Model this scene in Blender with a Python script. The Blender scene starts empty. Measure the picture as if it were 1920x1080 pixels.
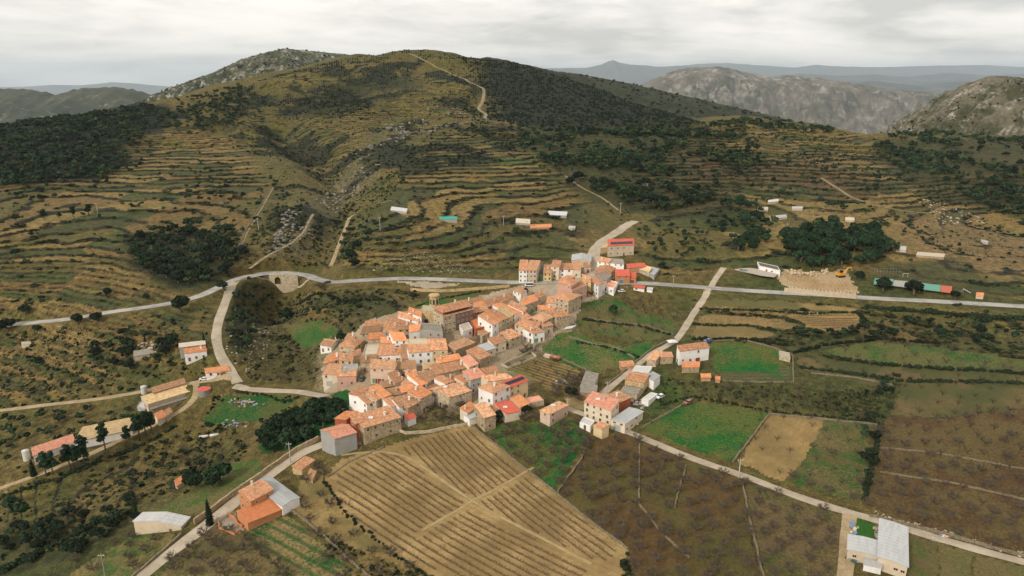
import bpy, bmesh, math, random
import numpy as np
from mathutils import Vector
R = math.radians
random.seed(7)
RNG = np.random.default_rng(11)
SC = bpy.context.scene
COL = SC.collection

# ------------------------------------------------------------------ camera
UNIT = 1.45                        # metres per plan unit: everything is laid out in plan units and scaled by ob()
CAM_H, FPX = 95.0, 1280.0
PITCH = math.atan(390.0 / FPX)
CP, SP = math.cos(PITCH), math.sin(PITCH)
cam = bpy.data.cameras.new('camera'); camo = bpy.data.objects.new('camera', cam); COL.objects.link(camo)
camo.location = (0, 0, CAM_H * UNIT); camo.rotation_euler = (math.pi / 2 - PITCH, 0, 0)
cam.sensor_width = 36; cam.lens = FPX / 1920 * 36; cam.clip_start = 1; cam.clip_end = 150000
SC.camera = camo
SC.view_settings.view_transform = 'Standard'; SC.view_settings.look = 'None'
SC.view_settings.exposure = 0.86; SC.view_settings.gamma = 1.0; SC.view_settings.use_curve_mapping = False
SC.cycles.use_denoising = True
SC.cycles.max_bounces = 4; SC.cycles.volume_bounces = 0; SC.cycles.transparent_max_bounces = 4

# ------------------------------------------------------------------ sky and sun
SUN_EL, SUN_AZ = 34, 222          # azimuth measured clockwise from +Y
W = bpy.data.worlds.new('World'); SC.world = W; W.use_nodes = True
nt = W.node_tree; N = nt.nodes; L = nt.links; N.clear()
out = N.new('ShaderNodeOutputWorld'); bg = N.new('ShaderNodeBackground'); bg.inputs['Strength'].default_value = 0.1
sky = N.new('ShaderNodeTexSky'); sky.sky_type = 'NISHITA'; sky.sun_disc = False
sky.sun_elevation = R(SUN_EL); sky.sun_rotation = R(SUN_AZ)
tc = N.new('ShaderNodeTexCoord'); sep = N.new('ShaderNodeSeparateXYZ'); L.new(tc.outputs['Generated'], sep.inputs[0])
def wm(op, a, b=None, c=None):
    n = N.new('ShaderNodeMath'); n.operation = op
    for i, q in enumerate((a, b, c)):
        if q is None: continue
        if isinstance(q, (int, float)): n.inputs[i].default_value = q
        else: L.new(q, n.inputs[i])
    return n.outputs[0]
zz = wm('ADD', wm('MAXIMUM', sep.outputs[2], 0.0), 0.13)
px = wm('DIVIDE', sep.outputs[0], zz); py = wm('DIVIDE', sep.outputs[1], zz)
cmb = N.new('ShaderNodeCombineXYZ'); L.new(px, cmb.inputs[0]); L.new(wm('MULTIPLY', py, 1.0), cmb.inputs[1])
def wnoise(scale, detail, rough, dist, off):
    m = N.new('ShaderNodeMapping'); m.inputs['Location'].default_value = off; L.new(cmb.outputs[0], m.inputs[0])
    n = N.new('ShaderNodeTexNoise'); n.inputs['Scale'].default_value = scale; n.inputs['Detail'].default_value = detail
    n.inputs['Roughness'].default_value = rough; n.inputs['Distortion'].default_value = dist
    L.new(m.outputs[0], n.inputs['Vector']); return n.outputs[0]
n1 = wnoise(0.40, 7, 0.55, 0.5, (3.1, 0.4, 0)); n2 = wnoise(1.7, 9, 0.62, 0.4, (7.7, 2.0, 0))
cl = wm('ADD', wm('MULTIPLY', n1, 0.76), wm('MULTIPLY', n2, 0.24))
cr = N.new('ShaderNodeValToRGB'); L.new(cl, cr.inputs[0])
e = cr.color_ramp.elements
e[0].position = 0.43; e[0].color = (7.0, 6.5, 5.85, 1)
e[1].position = 0.58; e[1].color = (3.9, 3.68, 3.4, 1)
k = cr.color_ramp.elements.new(0.475); k.color = (6.4, 5.93, 5.36, 1)
k = cr.color_ramp.elements.new(0.53); k.color = (5.2, 4.86, 4.45, 1)
mx = N.new('ShaderNodeMix'); mx.data_type = 'RGBA'; mx.inputs[0].default_value = 0.93
L.new(sky.outputs[0], mx.inputs[6]); L.new(cr.outputs[0], mx.inputs[7])
L.new(mx.outputs[2], bg.inputs['Color']); L.new(bg.outputs[0], out.inputs['Surface'])
sl = bpy.data.lights.new('sun', 'SUN'); sl.energy = 1.5; sl.angle = R(10); sl.color = (1.0, 0.95, 0.87)
so = bpy.data.objects.new('sun', sl); COL.objects.link(so)
sd = Vector((math.sin(R(SUN_AZ)) * math.cos(R(SUN_EL)), math.cos(R(SUN_AZ)) * math.cos(R(SUN_EL)), math.sin(R(SUN_EL))))
so.rotation_euler = sd.to_track_quat('Z', 'Y').to_euler()

# ------------------------------------------------------------------ numeric helpers
def dirs(u, v):
    cx = (np.asarray(u, float) - 960) / FPX; cy = (540 - np.asarray(v, float)) / FPX
    return cx, CP + cy * SP, -SP + cy * CP            # x, y, z of the ray
def proj(x, y, z):
    dz = z - CAM_H; f = y * CP - dz * SP; up = y * SP + dz * CP
    return 960 + FPX * x / f, 540 - FPX * up / f
def vnoise(x, y, seed=0):
    x = np.asarray(x, float); y = np.asarray(y, float)
    xi = np.floor(x).astype(np.int64); yi = np.floor(y).astype(np.int64); fx = x - xi; fy = y - yi
    fx = fx * fx * fx * (fx * (fx * 6 - 15) + 10); fy = fy * fy * fy * (fy * (fy * 6 - 15) + 10)
    def h(a, b):
        q = (a * 374761393 + b * 668265263 + seed * 1442695041) & 0xffffffff
        q = ((q ^ (q >> 13)) * 1274126177) & 0xffffffff
        return ((q ^ (q >> 16)) & 0xffff) / 65535.0
    return (h(xi, yi) * (1 - fx) + h(xi + 1, yi) * fx) * (1 - fy) + (h(xi, yi + 1) * (1 - fx) + h(xi + 1, yi + 1) * fx) * fy
def fbm(x, y, o=4, seed=0, g=0.5):
    s = 0; a = 1; t = 0
    for i in range(o):
        s = s + a * vnoise(x * 2 ** i + 17.3 * i, y * 2 ** i - 9.1 * i, seed + i); t += a; a *= g
    return s / t
def sst(a, b, x):
    t = np.clip((x - a) / (b - a), 0, 1); return t * t * (3 - 2 * t)
def inpoly(u, v, poly):
    u = np.asarray(u, float); v = np.asarray(v, float); c = np.zeros(u.shape, bool)
    us = [p[0] for p in poly]; vs = [p[1] for p in poly]
    bb = (u >= min(us)) & (u <= max(us)) & (v >= min(vs)) & (v <= max(vs))
    if not bb.any(): return c
    uu = u[bb]; vv = v[bb]; cc = np.zeros(uu.shape, bool); n = len(poly)
    for i in range(n):
        x1, y1 = poly[i]; x2, y2 = poly[(i + 1) % n]
        if y1 == y2: continue
        k = ((y1 > vv) != (y2 > vv)) & (uu < (x2 - x1) * (vv - y1) / (y2 - y1) + x1); cc ^= k
    c[bb] = cc; return c
def polydist(x, y, pts):
    """distance to a world polyline and the z of the nearest point"""
    d = np.full(x.shape, 1e9); zn = np.zeros(x.shape)
    for (ax, ay, az), (bx, by, bz) in zip(pts[:-1], pts[1:]):
        dx, dy = bx - ax, by - ay; l2 = dx * dx + dy * dy + 1e-9
        m = (x > min(ax, bx) - 45) & (x < max(ax, bx) + 45) & (y > min(ay, by) - 45) & (y < max(ay, by) + 45)
        if not m.any(): continue
        t = np.clip(((x[m] - ax) * dx + (y[m] - ay) * dy) / l2, 0, 1)
        q = np.hypot(x[m] - ax - t * dx, y[m] - ay - t * dy)
        dm = d[m]; zm = zn[m]; k = q < dm; dm[k] = q[k]; zm[k] = (az + t * (bz - az))[k]; d[m] = dm; zn[m] = zm
    return d, zn

# ------------------------------------------------------------------ terrain heights
CPT = []      # (a, Y, z)
def cz(u, v, z):
    dx, dy, dz = dirs(u, v); Y = (z - CAM_H) / (dz / dy); CPT.append((dx / dy, Y, z))
def cy_(u, v, Y):
    dx, dy, dz = dirs(u, v); CPT.append((dx / dy, Y, CAM_H + Y * dz / dy))
for t in [(-200,1080,-20),(50,1050,-13),(300,985,-5),(420,965,-2),(620,1060,-2),(900,1050,-1),(1200,1050,0),(1500,1050,0),(1900,1060,0),(2150,1060,0),
          (-150,850,-22),(60,870,-13),(200,840,-12),(330,745,-7),(440,715,-3),(560,860,-1),(480,800,-6),(880,830,1),(1050,800,2),(1300,880,1),(1600,900,2),(1900,850,3),(2150,850,4),
          (640,830,3),(700,740,6),(620,720,4),(800,700,8),(950,740,5),(830,625,13),(720,620,10),(660,650,7),(950,640,10),(1080,580,12),(1020,680,7),(1150,720,4),
          (1300,655,8),(1250,580,9),(1450,650,7),(1650,660,8),(1880,660,10),(2150,650,12),(1450,720,5),(1750,750,5),(1150,640,8),
          (620,529,14),(510,512,14),(440,522,13),(700,525,14),(840,524,14),(960,529,14),(1110,530,14),(1260,536,13),(1480,551,12),(1700,562,12),(1920,575,12),(2150,590,12),
          (300,574,6),(130,600,1),(0,612,-3),(-200,630,-8),(405,630,5),(100,690,-8),(250,650,0),(-150,720,-14),(480,620,3),(560,690,1),(560,600,6),(0,770,-14),
          (1110,480,18),(1160,440,21),(700,480,20),(900,470,20),(1300,480,18),(1500,500,16),(1750,510,16),(1920,520,16)]: cz(*t)
for t in [(-200,450,320),(100,450,335),(100,350,440),(100,270,555),(-200,260,600),(80,234,640),(200,214,690),(280,197,720),(-200,235,650),
          (300,450,335),(300,350,440),(300,270,560),(450,450,330),(450,350,450),(450,250,640),(600,440,325),(600,330,460),(600,250,610),(450,170,790),
          (330,188,760),(420,152,830),(560,132,900),(640,110,960),(700,101,1000),(755,93,1010),(800,98,1010),(880,107,1000),(960,123,970),
          (700,400,345),(700,300,470),(700,240,600),(700,160,800),(900,400,365),(900,300,475),(900,235,610),(900,165,780),
          (1030,137,930),(1100,163,880),(1180,198,820),(1250,220,770),(1300,226,740),(1100,300,490),(1100,235,630),(1100,400,372),
          (1300,400,385),(1300,300,500),(1400,224,740),(1460,230,700),(1560,246,650),(1650,251,630),(1600,440,335),(1600,350,430),(1600,290,530),
          (1850,400,400),(1850,320,480),(1850,268,600),(1750,256,630),(2150,400,400),(2150,300,520),(2150,262,620)]: cy_(*t)
for a, Y, z in [(-1.2,800,20),(-.8,780,25),(-.7,800,28),(-.62,830,34),(-.52,860,40),(-.47,900,46),(-.40,970,70),(-.30,1050,80),(-.24,1110,92),(-.6,1150,-10),(-.45,1200,10),(-.3,1300,40),(-.15,1350,80),(0,1300,80),(.1,1200,65),(.2,1050,20),(.3,950,10),(.45,900,0),(.6,900,-10),(.8,950,-10),(1.2,950,-10),
                (-1.2,1600,-60),(-.6,1600,-40),(0,1900,-20),(.5,1500,-80),(1.2,1600,-80),(-1.3,60,-20),(-.5,60,-6),(0,60,-2),(.5,60,0),(1.3,60,0)]: CPT.append((a, Y, z))
CPT = np.array(CPT)
P = np.stack([CPT[:, 0], np.log(CPT[:, 1])], 1)
def tpsk(r2): return 0.5 * r2 * np.log(r2 + 1e-12)
n = len(P); K = tpsk(((P[:, None] - P[None]) ** 2).sum(-1)) + np.eye(n) * 2e-4
A = np.zeros((n + 3, n + 3)); A[:n, :n] = K; A[:n, n] = 1; A[:n, n + 1:] = P; A[n, :n] = 1; A[n + 1:, :n] = P.T
WT = np.linalg.solve(A, np.concatenate([CPT[:, 2], np.zeros(3)]))
ROWS = np.concatenate([np.arange(60, 100, 4), np.arange(100, 270, .8), np.arange(270, 560, .8), np.arange(560, 760, 1.5), np.arange(760, 1060, 3.5), np.geomspace(1062, 52000, 80)])
COLS = np.linspace(-1.08, 1.08, 660)
NR, NC = len(ROWS), len(COLS)
GA, GY = np.meshgrid(COLS, ROWS); GX = GA * GY
Z = np.zeros((NR, NC))
for i in range(0, NR, 40):
    q = np.stack([GA[i:i + 40].ravel(), np.log(np.minimum(GY[i:i + 40], 2400)).ravel()], 1)
    r2 = ((q[:, None] - P[None]) ** 2).sum(-1)
    Z[i:i + 40] = (tpsk(r2) @ WT[:n] + WT[n] + q @ WT[n + 1:]).reshape(-1, NC)
far = sst(1100, 1700, GY)
Z = Z * (1 - far) + far * (-120 - 480 * sst(1600, 4200, GY) + 70 * fbm(GX / 900, GY / 900, 4, 5))
PU, PV = proj(GX, GY, Z)
hill = sst(300, 520, GY) * (1 - far)
def bump_mask(poly, blur=0):
    return inpoly(PU, PV, poly).astype(float)
def blur(m, k):
    for ax in (0, 1):
        c = np.cumsum(np.pad(m, [(k + 1, k) if j == ax else (0, 0) for j in (0, 1)], mode='edge'), axis=ax)
        m = (c[2 * k + 1:] - c[:-2 * k - 1]) / (2 * k + 1) if ax == 0 else (c[:, 2 * k + 1:] - c[:, :-2 * k - 1]) / (2 * k + 1)
    return m
# upper-hill roughness: gullies and knolls
rid = 1 - np.abs(2 * fbm(GX / 85, GY / 85, 4, 21) - 1)
uph = sst(430, 640, GY) * (1 - far)
Z += uph * ((rid - .72) * 14) + hill * (fbm(GX / 30, GY / 30, 4, 3) - .5) * 3 + (fbm(GX / 14, GY / 14, 3, 9) - .5) * .5
# terraces
TERR = [[(-300,700),(-300,330),(0,335),(230,300),(260,250),(360,245),(440,260),(500,330),(520,380),(470,440),(440,500),(330,560),(200,585),(0,605)],
        [(-300,780),(-300,640),(130,610),(380,570),(400,640),(330,680),(200,720),(0,765)],
        [(640,500),(660,410),(760,330),(800,250),(980,235),(1020,300),(1100,380),(1100,470),(980,505),(760,512)],
        [(720,110),(860,140),(900,200),(820,225),(640,230),(560,190),(640,130)],
        [(1180,440),(1200,330),(1290,240),(1480,235),(1640,262),(1700,330),(1920,330),(2200,400),(2200,560),(1920,560),(1640,500),(1480,505),(1360,500),(1230,520)],
        [(1310,560),(1620,570),(1960,590),(1960,690),(1540,640),(1310,650)],
        [(540,535),(640,545),(800,540),(780,580),(660,640),(600,640),(600,580)],
        [(440,250),(470,170),(560,135),(720,110),(800,140),(700,250),(620,330),(540,300)],
        [(0,900),(200,850),(420,800),(470,830),(400,900),(150,1010),(0,1040)]]
tm = np.zeros((NR, NC))
for t in TERR: tm = np.maximum(tm, bump_mask(t))
tm = blur(tm, 6)
th = np.where(GY > 300, 1.75, 1.25)
th = .95 + .45 * sst(250, 420, GY)
tt = Z / th + (fbm(GX / 45, GY / 45, 3, 33) - .5) * 1.6 + (fbm(GX / 11, GY / 9, 2, 35) - .5) * .55 + GA * 3.0
fl = np.floor(tt); fr = tt - fl
stp = (np.clip((fr - .80) / .20, 0, 1)) * .86 + .14 * fr
Z = Z + tm * (fl + stp - tt) * th
RISER = tm * ((fr > .79)).astype(float)
TID = fl
# gullies
def rc0(u, v):
    dx, dy, dz = dirs(u, v); ys = np.arange(70, 1300, 1.0); zs = CAM_H + ys * dz / dy; g = zat(ys * dx / dy, ys)
    k = np.argmax(g >= zs); return (ys[k] * dx / dy, ys[k], g[k])
def zat(x, y):
    x = np.asarray(x, float); y = np.asarray(y, float)
    fi = np.interp(y, ROWS, np.arange(NR)); fj = np.interp(x / np.maximum(y, 1), COLS, np.arange(NC))
    i = np.clip(fi.astype(int), 0, NR - 2); j = np.clip(fj.astype(int), 0, NC - 2); a = fi - i; b = fj - j
    return (Z[i, j] * (1 - b) + Z[i, j + 1] * b) * (1 - a) + (Z[i + 1, j] * (1 - b) + Z[i + 1, j + 1] * b) * a
def wpath(pts): return [rc0(*p) for p in pts]
def carve(pts, depth, w):
    global Z
    d, _ = polydist(GX, GY, wpath(pts)); Z = Z - depth * np.exp(-(d / w) ** 2)
carve([(512,535),(560,490),(610,440),(640,390),(648,340),(590,280),(520,235)], 13, 17)
carve([(512,530),(535,600),(565,690),(520,770),(420,800),(300,845),(150,900),(0,945)], 3.5, 12)
# ------------------------------------------------------------------ roads (pixel paths laid on the ground, then the ground is graded to them)
ROADS = [
 ('main_road', 'asphalt', 5.2, [(-120,632),(-40,620),(40,608),(130,600),(200,587),(300,574),(370,558),(410,540),(440,525),(470,516),(510,512),(545,513),(580,521),(620,529),(700,525),(760,522),(840,525),(900,528),(960,530),(1040,531),(1110,532),(1200,532),(1260,536),(1400,547),(1480,551),(1560,555),(1620,559),(1700,563),(1800,568),(1920,575),(2080,585)]),
 ('lane', 'concrete', 3.5, [(444,526),(436,536),(425,565),(411,600),(404,630),(411,665),(424,688),(440,705),(446,722)]),
 ('lane', 'concrete', 3.2, [(440,728),(480,735),(560,737),(612,744)]),
 ('track', 'dirt', 2.8, [(436,712),(390,714),(365,719),(320,727),(270,737),(180,750),(80,762),(0,771),(-120,785)]),
 ('track', 'dirt', 2.2, [(366,720),(377,740),(357,765),(320,787),(260,814),(200,841),(150,862),(60,896),(0,921),(-120,960)]),
 ('village_lane', 'concrete', 3.5, [(612,832),(585,843),(555,860),(515,888),(460,927),(400,973),(340,1022),(290,1062),(250,1096),(200,1140)]),
 ('field_lane', 'concrete', 2.6, [(1060,768),(1100,779),(1150,801),(1200,823),(1260,847),(1320,869),(1385,890),(1440,911),(1510,937),(1580,962),(1640,978),(1700,996),(1800,1024),(1920,1055),(2050,1090)]),
 ('farm_lane', 'concrete', 2.6, [(1100,765),(1150,722),(1190,687),(1230,657),(1265,642),(1280,622),(1300,590),(1320,562),(1340,525),(1357,503)]),
 ('upper_street', 'concrete', 5.5, [(1100,533),(1108,512),(1112,490),(1114,470),(1130,452),(1155,437),(1175,422),(1190,415)]),
 ('village_street', 'concrete', 5.0, [(1060,532),(1040,545),(1035,570),(1010,590)]),
 ('hill_track', 'dirt', 1.8, [(620,500),(632,470),(645,435),(655,408),(680,395),(705,384),(735,376)]),
 ('hill_track', 'hill_dirt', 1.5, [(468,505),(500,482),(545,460),(570,435),(587,402)]),
 ('hill_track', 'hill_dirt', 3.2, [(768,100),(800,116),(850,140),(893,160),(908,166),(906,188),(896,205),(911,214),(910,224)]),
 ('hill_track', 'hill_dirt', 1.2, [(448,470),(465,432),(490,392),(512,352)]),
 ('farm_track', 'dirt', 3.0, [(1593,966),(1588,990),(1590,1030),(1582,1095)]),
 ('farm_track', 'straw_dirt', .9, [(640,858),(700,842),(760,853),(830,904),(900,952),(1000,1002),(1110,1060)]),
 ('farm_track', 'straw_dirt', .8, [(1000,880),(940,915),(880,945),(790,1000)]),
 ('hill_track', 'hill_dirt', 1.5, [(1160,395),(1130,372),(1090,352),(1060,330)]),
 ('farm_track', 'hill_dirt', 1.8, [(1540,335),(1600,372),(1680,395),(1760,402)]),
]
RW = []
for nm, mt, w, pts in ROADS:
    wp = np.array(wpath(pts)); seg = np.hypot(*np.diff(wp[:, :2], axis=0).T); s = np.concatenate([[0], np.cumsum(seg)])
    m = max(8, int(s[-1] / 1.6)); t = np.linspace(0, s[-1], m)
    def smooth(q, it):
        for _ in range(it): q = np.concatenate([[q[0]], (q[:-2] + 2 * q[1:-1] + q[2:]) / 4, [q[-1]]])
        return q
    xs, ys, zs = (smooth(np.interp(t, s, wp[:, c]), 12 if c < 2 else 60) for c in range(3))
    if nm == 'hill_track': zs = zat(xs, ys) * .5 + zs * .5
    RW.append((nm, mt, w, np.stack([xs, ys, zs], 1)))
ROADD = np.full((NR, NC), 1e9)
for nm, mt, w, p in RW[::-1]:
    d, zn = polydist(GX, GY, [tuple(q) for q in p[::2]] + [tuple(p[-1])])
    k = 1 - sst(w * .5 + .6, w * .5 + 4.0, d); Z = Z * (1 - k) + zn * k; ROADD = np.minimum(ROADD, d - w * .5)
    RISER *= (d > w * .5 + 1)
# the stream bed is dug out in front of the culvert
cq = rc0(521, 526); CULV = (cq[0], cq[1])
d, _ = polydist(GX, GY, [(cq[0], cq[1], 0), (cq[0] + .6, cq[1] - 6, 0), (cq[0] + 3, cq[1] - 20, 0)])
Z -= 4.2 * np.exp(-(d / 7.0) ** 2) * (1 - sst(cq[1] + .1, cq[1] + 1.2, GY))
PU, PV = proj(GX, GY, Z)
VIS = PV <= np.minimum.accumulate(PV, axis=0) + 3.0
YS_RC = np.concatenate([np.arange(80, 700, .5), np.arange(700, 1400, 2.0)])
def rc(u, v, h=0.0):
    dx, dy, dz = dirs(u, v); zs = CAM_H + YS_RC * dz / dy; g = zat(YS_RC * dx / dy, YS_RC) + h
    k = int(np.argmax(g >= zs))
    if k == 0: k = len(YS_RC) - 1
    d0 = zs[k - 1] - g[k - 1]; d1 = zs[k] - g[k]; t = d0 / (d0 - d1) if d0 != d1 else 0
    y = YS_RC[k - 1] + t * (YS_RC[k] - YS_RC[k - 1]); return Vector((y * dx / dy, y, CAM_H + y * dz / dy))
def gz(x, y): return float(zat(x, y))

# ------------------------------------------------------------------ materials
MATS = {}
class NB:
    def __init__(s, name, rough=.9):
        s.m = bpy.data.materials.new(name); s.m.use_nodes = True; s.t = s.m.node_tree; s.n = s.t.nodes; s.l = s.t.links
        s.b = s.n['Principled BSDF']; s.b.inputs['Roughness'].default_value = rough; s.b.inputs['Specular IOR Level'].default_value = .25
        MATS[name] = s.m; s._o = None
    def set(s, inp, v):
        if hasattr(v, 'is_linked') or hasattr(v, 'links'): s.l.new(v, inp)
        elif isinstance(v, (tuple, list)) and len(v) == 3 and inp.type == 'RGBA': inp.default_value = (*v, 1)
        else: inp.default_value = v
    def obj(s):
        if s._o is None: s._o = s.n.new('ShaderNodeTexCoord').outputs['Object']
        return s._o
    def pos(s): return s.n.new('ShaderNodeNewGeometry').outputs['Position']
    def noise(s, scale, detail=4, rough=.55, vec=None, dist=0):
        n = s.n.new('ShaderNodeTexNoise'); n.inputs['Scale'].default_value = scale; n.inputs['Detail'].default_value = detail
        n.inputs['Roughness'].default_value = rough; n.inputs['Distortion'].default_value = dist
        s.l.new(vec or s.obj(), n.inputs['Vector']); return n.outputs[0]
    def math(s, op, a, b=0.0, c=0.0):
        n = s.n.new('ShaderNodeMath'); n.operation = op
        for i, q in enumerate((a, b, c)): s.set(n.inputs[i], q)
        return n.outputs[0]
    def ramp(s, f, lo, hi, a=0.0, b=1.0):
        n = s.n.new('ShaderNodeMapRange'); n.interpolation_type = 'SMOOTHSTEP'; s.set(n.inputs[0], f)
        for i, q in zip((1, 2, 3, 4), (lo, hi, a, b)): n.inputs[i].default_value = q
        return n.outputs[0]
    def mix(s, f, a, b, mode='MIX'):
        n = s.n.new('ShaderNodeMix'); n.data_type = 'RGBA'; n.blend_type = mode
        s.set(n.inputs[0], f); s.set(n.inputs[6], a); s.set(n.inputs[7], b); return n.outputs[2]
    def attr(s, name):
        n = s.n.new('ShaderNodeAttribute'); n.attribute_name = name; return n.outputs['Color'], n.outputs['Fac']
    def rnd(s): return s.n.new('ShaderNodeObjectInfo').outputs['Random']
    def scale(s, col, f):
        n = s.n.new('ShaderNodeVectorMath'); n.operation = 'SCALE'; s.set(n.inputs[0], col); s.set(n.inputs['Scale'], f); return n.outputs[0]
    def bump(s, h, strength=.4, dist=.1):
        n = s.n.new('ShaderNodeBump'); n.inputs['Strength'].default_value = strength; n.inputs['Distance'].default_value = dist
        s.l.new(h, n.inputs['Height']); s.l.new(n.outputs[0], s.b.inputs['Normal'])
    def fin(s, col, sat=1.0, val=.93):
        h = s.n.new('ShaderNodeHueSaturation'); h.inputs['Saturation'].default_value = sat; h.inputs['Value'].default_value = val
        s.set(h.inputs['Color'], col); s.l.new(h.outputs[0], s.b.inputs['Base Color']); return s.m

b = NB('ground')
c, _ = b.attr('Col')
n1 = b.noise(.05, 5, .6); n2 = b.noise(.4, 5, .65); n3 = b.noise(1.9, 4, .7)
f = b.math('MULTIPLY', b.ramp(n2, .32, .68, .5, 1.28), b.ramp(n3, .3, .7, .5, 1.4))
c = b.scale(c, f)
c = b.mix(b.ramp(n1, .52, .66, 0, .55), c, b.mix(1.0, c, (.55, .78, .50), 'MULTIPLY'))
c = b.mix(b.math('MULTIPLY', b.ramp(b.noise(.16, 6, .7), .56, .66), b.ramp(n3, .45, .6, 0, .5)), c, b.scale(c, 1.7))
c = b.mix(b.math('MULTIPLY', b.ramp(b.noise(.9, 6, .75), .58, .66), .7), c, (.022, .03, .011))
b.bump(b.noise(1.2, 6, .75), .8, .7); b.fin(b.mix(1.0, c, (.97, .97, .90), 'MULTIPLY'), 1.1, .86)

def field_mat(name, c1, c2, c3, ang=0, spacing=0, rowc=None, roww=.5, rough_s=.25, rowmix=.75, wob=.5):
    b = NB(name); n1 = b.noise(rough_s, 6, .65); n2 = b.noise(1.6, 5, .7); n3 = b.noise(.06, 4, .6)
    c = b.mix(b.ramp(n1, .40, .60), c1, c2); c = b.mix(b.ramp(b.math('ADD', b.math('MULTIPLY', n3, .6), b.math('MULTIPLY', n2, .4)), .45, .56), c, c3); c = b.mix(b.math('MULTIPLY', b.ramp(b.noise(.55, 6, .75), .56, .68), .5), c, b.mix(1.0, c, (1.5, 1.35, 1.1), 'MULTIPLY'))
    if spacing:
        m = b.n.new('ShaderNodeMapping'); m.inputs['Rotation'].default_value = (0, 0, -ang); b.l.new(b.obj(), m.inputs[0])
        s = b.n.new('ShaderNodeSeparateXYZ'); b.l.new(m.outputs[0], s.inputs[0])
        w = b.math('SINE', b.math('MULTIPLY', b.math('ADD', s.outputs[1], b.math('MULTIPLY', n1, wob)), 2 * math.pi / spacing))
        w = b.math('ADD', w, b.math('MULTIPLY', b.math('SUBTRACT', n2, .5), 1.6))
        c = b.mix(b.math('MULTIPLY', b.ramp(w, roww - .5, roww + .5), rowmix), c, rowc)
    c = b.scale(c, b.ramp(n2, .25, .75, .5, 1.08)); b.bump(b.noise(1.5, 5, .75), .7, .4)
    return b.fin(c, 1.08, .95)
b = NB('asphalt', .85); n = b.noise(.12, 6, .7); n2 = b.noise(1.6, 5, .75); b.fin(b.mix(b.ramp(n2, .54, .66, 0, .55), b.mix(b.ramp(n, .42, .58), (.27, .257, .232), (.40, .38, .34)), (.20, .185, .16)))
b = NB('concrete', .9); n = b.noise(.2, 6, .7); n2 = b.noise(2.2, 5, .7)
b.fin(b.mix(b.ramp(n2, .5, .72, 0, .6), b.mix(b.ramp(n, .35, .65), (.34, .285, .205), (.46, .39, .295)), (.22, .18, .12)))
b = NB('dirt', .95); n = b.noise(.3, 5, .6); n2 = b.noise(1.8, 5, .7)
b.fin(b.mix(b.ramp(n2, .48, .7, 0, .7), b.mix(b.ramp(n, .35, .65), (.31, .23, .13), (.41, .315, .19)), (.17, .13, .06)))
b = NB('straw_dirt', .95); n = b.noise(.6, 5, .6); b.fin(b.mix(b.ramp(n, .35, .65), (.30, .22, .10), (.37, .28, .14)))
b = NB('hill_dirt', .95); n = b.noise(.35, 5, .7); b.fin(b.mix(b.ramp(n, .38, .66), (.30, .235, .14), (.15, .12, .06)))
b = NB('pale_dirt', .95); n = b.noise(.2, 5, .6); b.fin(b.mix(b.ramp(n, .35, .65), (.42, .30, .17), (.52, .40, .26)))

# ------------------------------------------------------------------ mesh helpers
def me_new(name, verts, faces, mats=(), midx=None, smooth=False, uvs=None):
    me = bpy.data.meshes.new(name)
    verts = np.asarray(verts, np.float32).reshape(-1, 3)
    if isinstance(faces, np.ndarray):
        nf, k = faces.shape; me.vertices.add(len(verts)); me.vertices.foreach_set('co', verts.ravel())
        me.loops.add(nf * k); me.loops.foreach_set('vertex_index', faces.astype(np.int32).ravel())
        me.polygons.add(nf); me.polygons.foreach_set('loop_start', np.arange(nf, dtype=np.int32) * k)
        me.update(calc_edges=True)
    else:
        me.from_pydata(verts.tolist(), [], faces)
    for m in mats: me.materials.append(MATS[m] if isinstance(m, str) else m)
    if midx is not None: me.polygons.foreach_set('material_index', np.asarray(midx, np.int32))
    if smooth: me.polygons.foreach_set('use_smooth', np.ones(len(me.polygons), bool))
    if uvs is not None:
        l = me.uv_layers.new(name='UVMap'); l.data.foreach_set('uv', np.asarray(uvs, np.float32).ravel())
    return me
def ob(name, me, parent=None, loc=None, rotz=0.0, scale=None):
    o = bpy.data.objects.new(name, me); COL.objects.link(o)
    if parent is not None: o.parent = parent
    k = UNIT if parent is None else 1.0
    if loc is not None: o.location = Vector(loc) * k
    if rotz: o.rotation_euler = (0, 0, rotz)
    s = (1.0 if scale is None else scale); s = s if hasattr(s, '__len__') else (s,) * 3
    o.scale = tuple(q * k for q in s)
    return o
def tag(o, label=None, cat=None, group=None, kind=None):
    if label: o['label'] = label
    if cat: o['category'] = cat
    if group: o['group'] = group
    if kind: o['kind'] = kind
    return o
# ------------------------------------------------------------------ land cover
def ang_px(p, q):
    a = rc(*p); c = rc(*q); return math.atan2(c.y - a.y, c.x - a.x)
GRN = (.012, .105, .024); GRN2 = (.03, .13, .028); OLV = (.095, .088, .033); STR = (.36, .255, .115); BRN = (.125, .078, .042); TAN = (.30, .205, .095)
FIELDS = []   # name, polygon, material args
def F(name, poly, *a, **k): FIELDS.append((name, poly, a, k))
va = ang_px((760, 850), (1080, 1020))
F('vineyard', [(608,893),(640,862),(715,840),(800,815),(884,796),(925,830),(1040,922),(1110,980),(1178,1028),(1168,1100),(850,1100),(760,1050),(690,1005),(630,950)], (.47,.34,.165), (.37,.26,.12), (.27,.19,.085), ang=va, spacing=1.75, rowc=(.20,.13,.065), rowmix=.25, roww=.4)
F('green_orchard', [(905,802),(1000,788),(1085,787),(1102,822),(1042,918),(960,858)], GRN, GRN2, (.13,.11,.035))
F('brown_orchard', [(1112,818),(1185,812),(1288,862),(1385,898),(1400,980),(1428,1100),(1185,1100),(1180,1030),(1048,926)], (.105,.064,.028), (.135,.083,.035), (.105,.092,.03))
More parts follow.
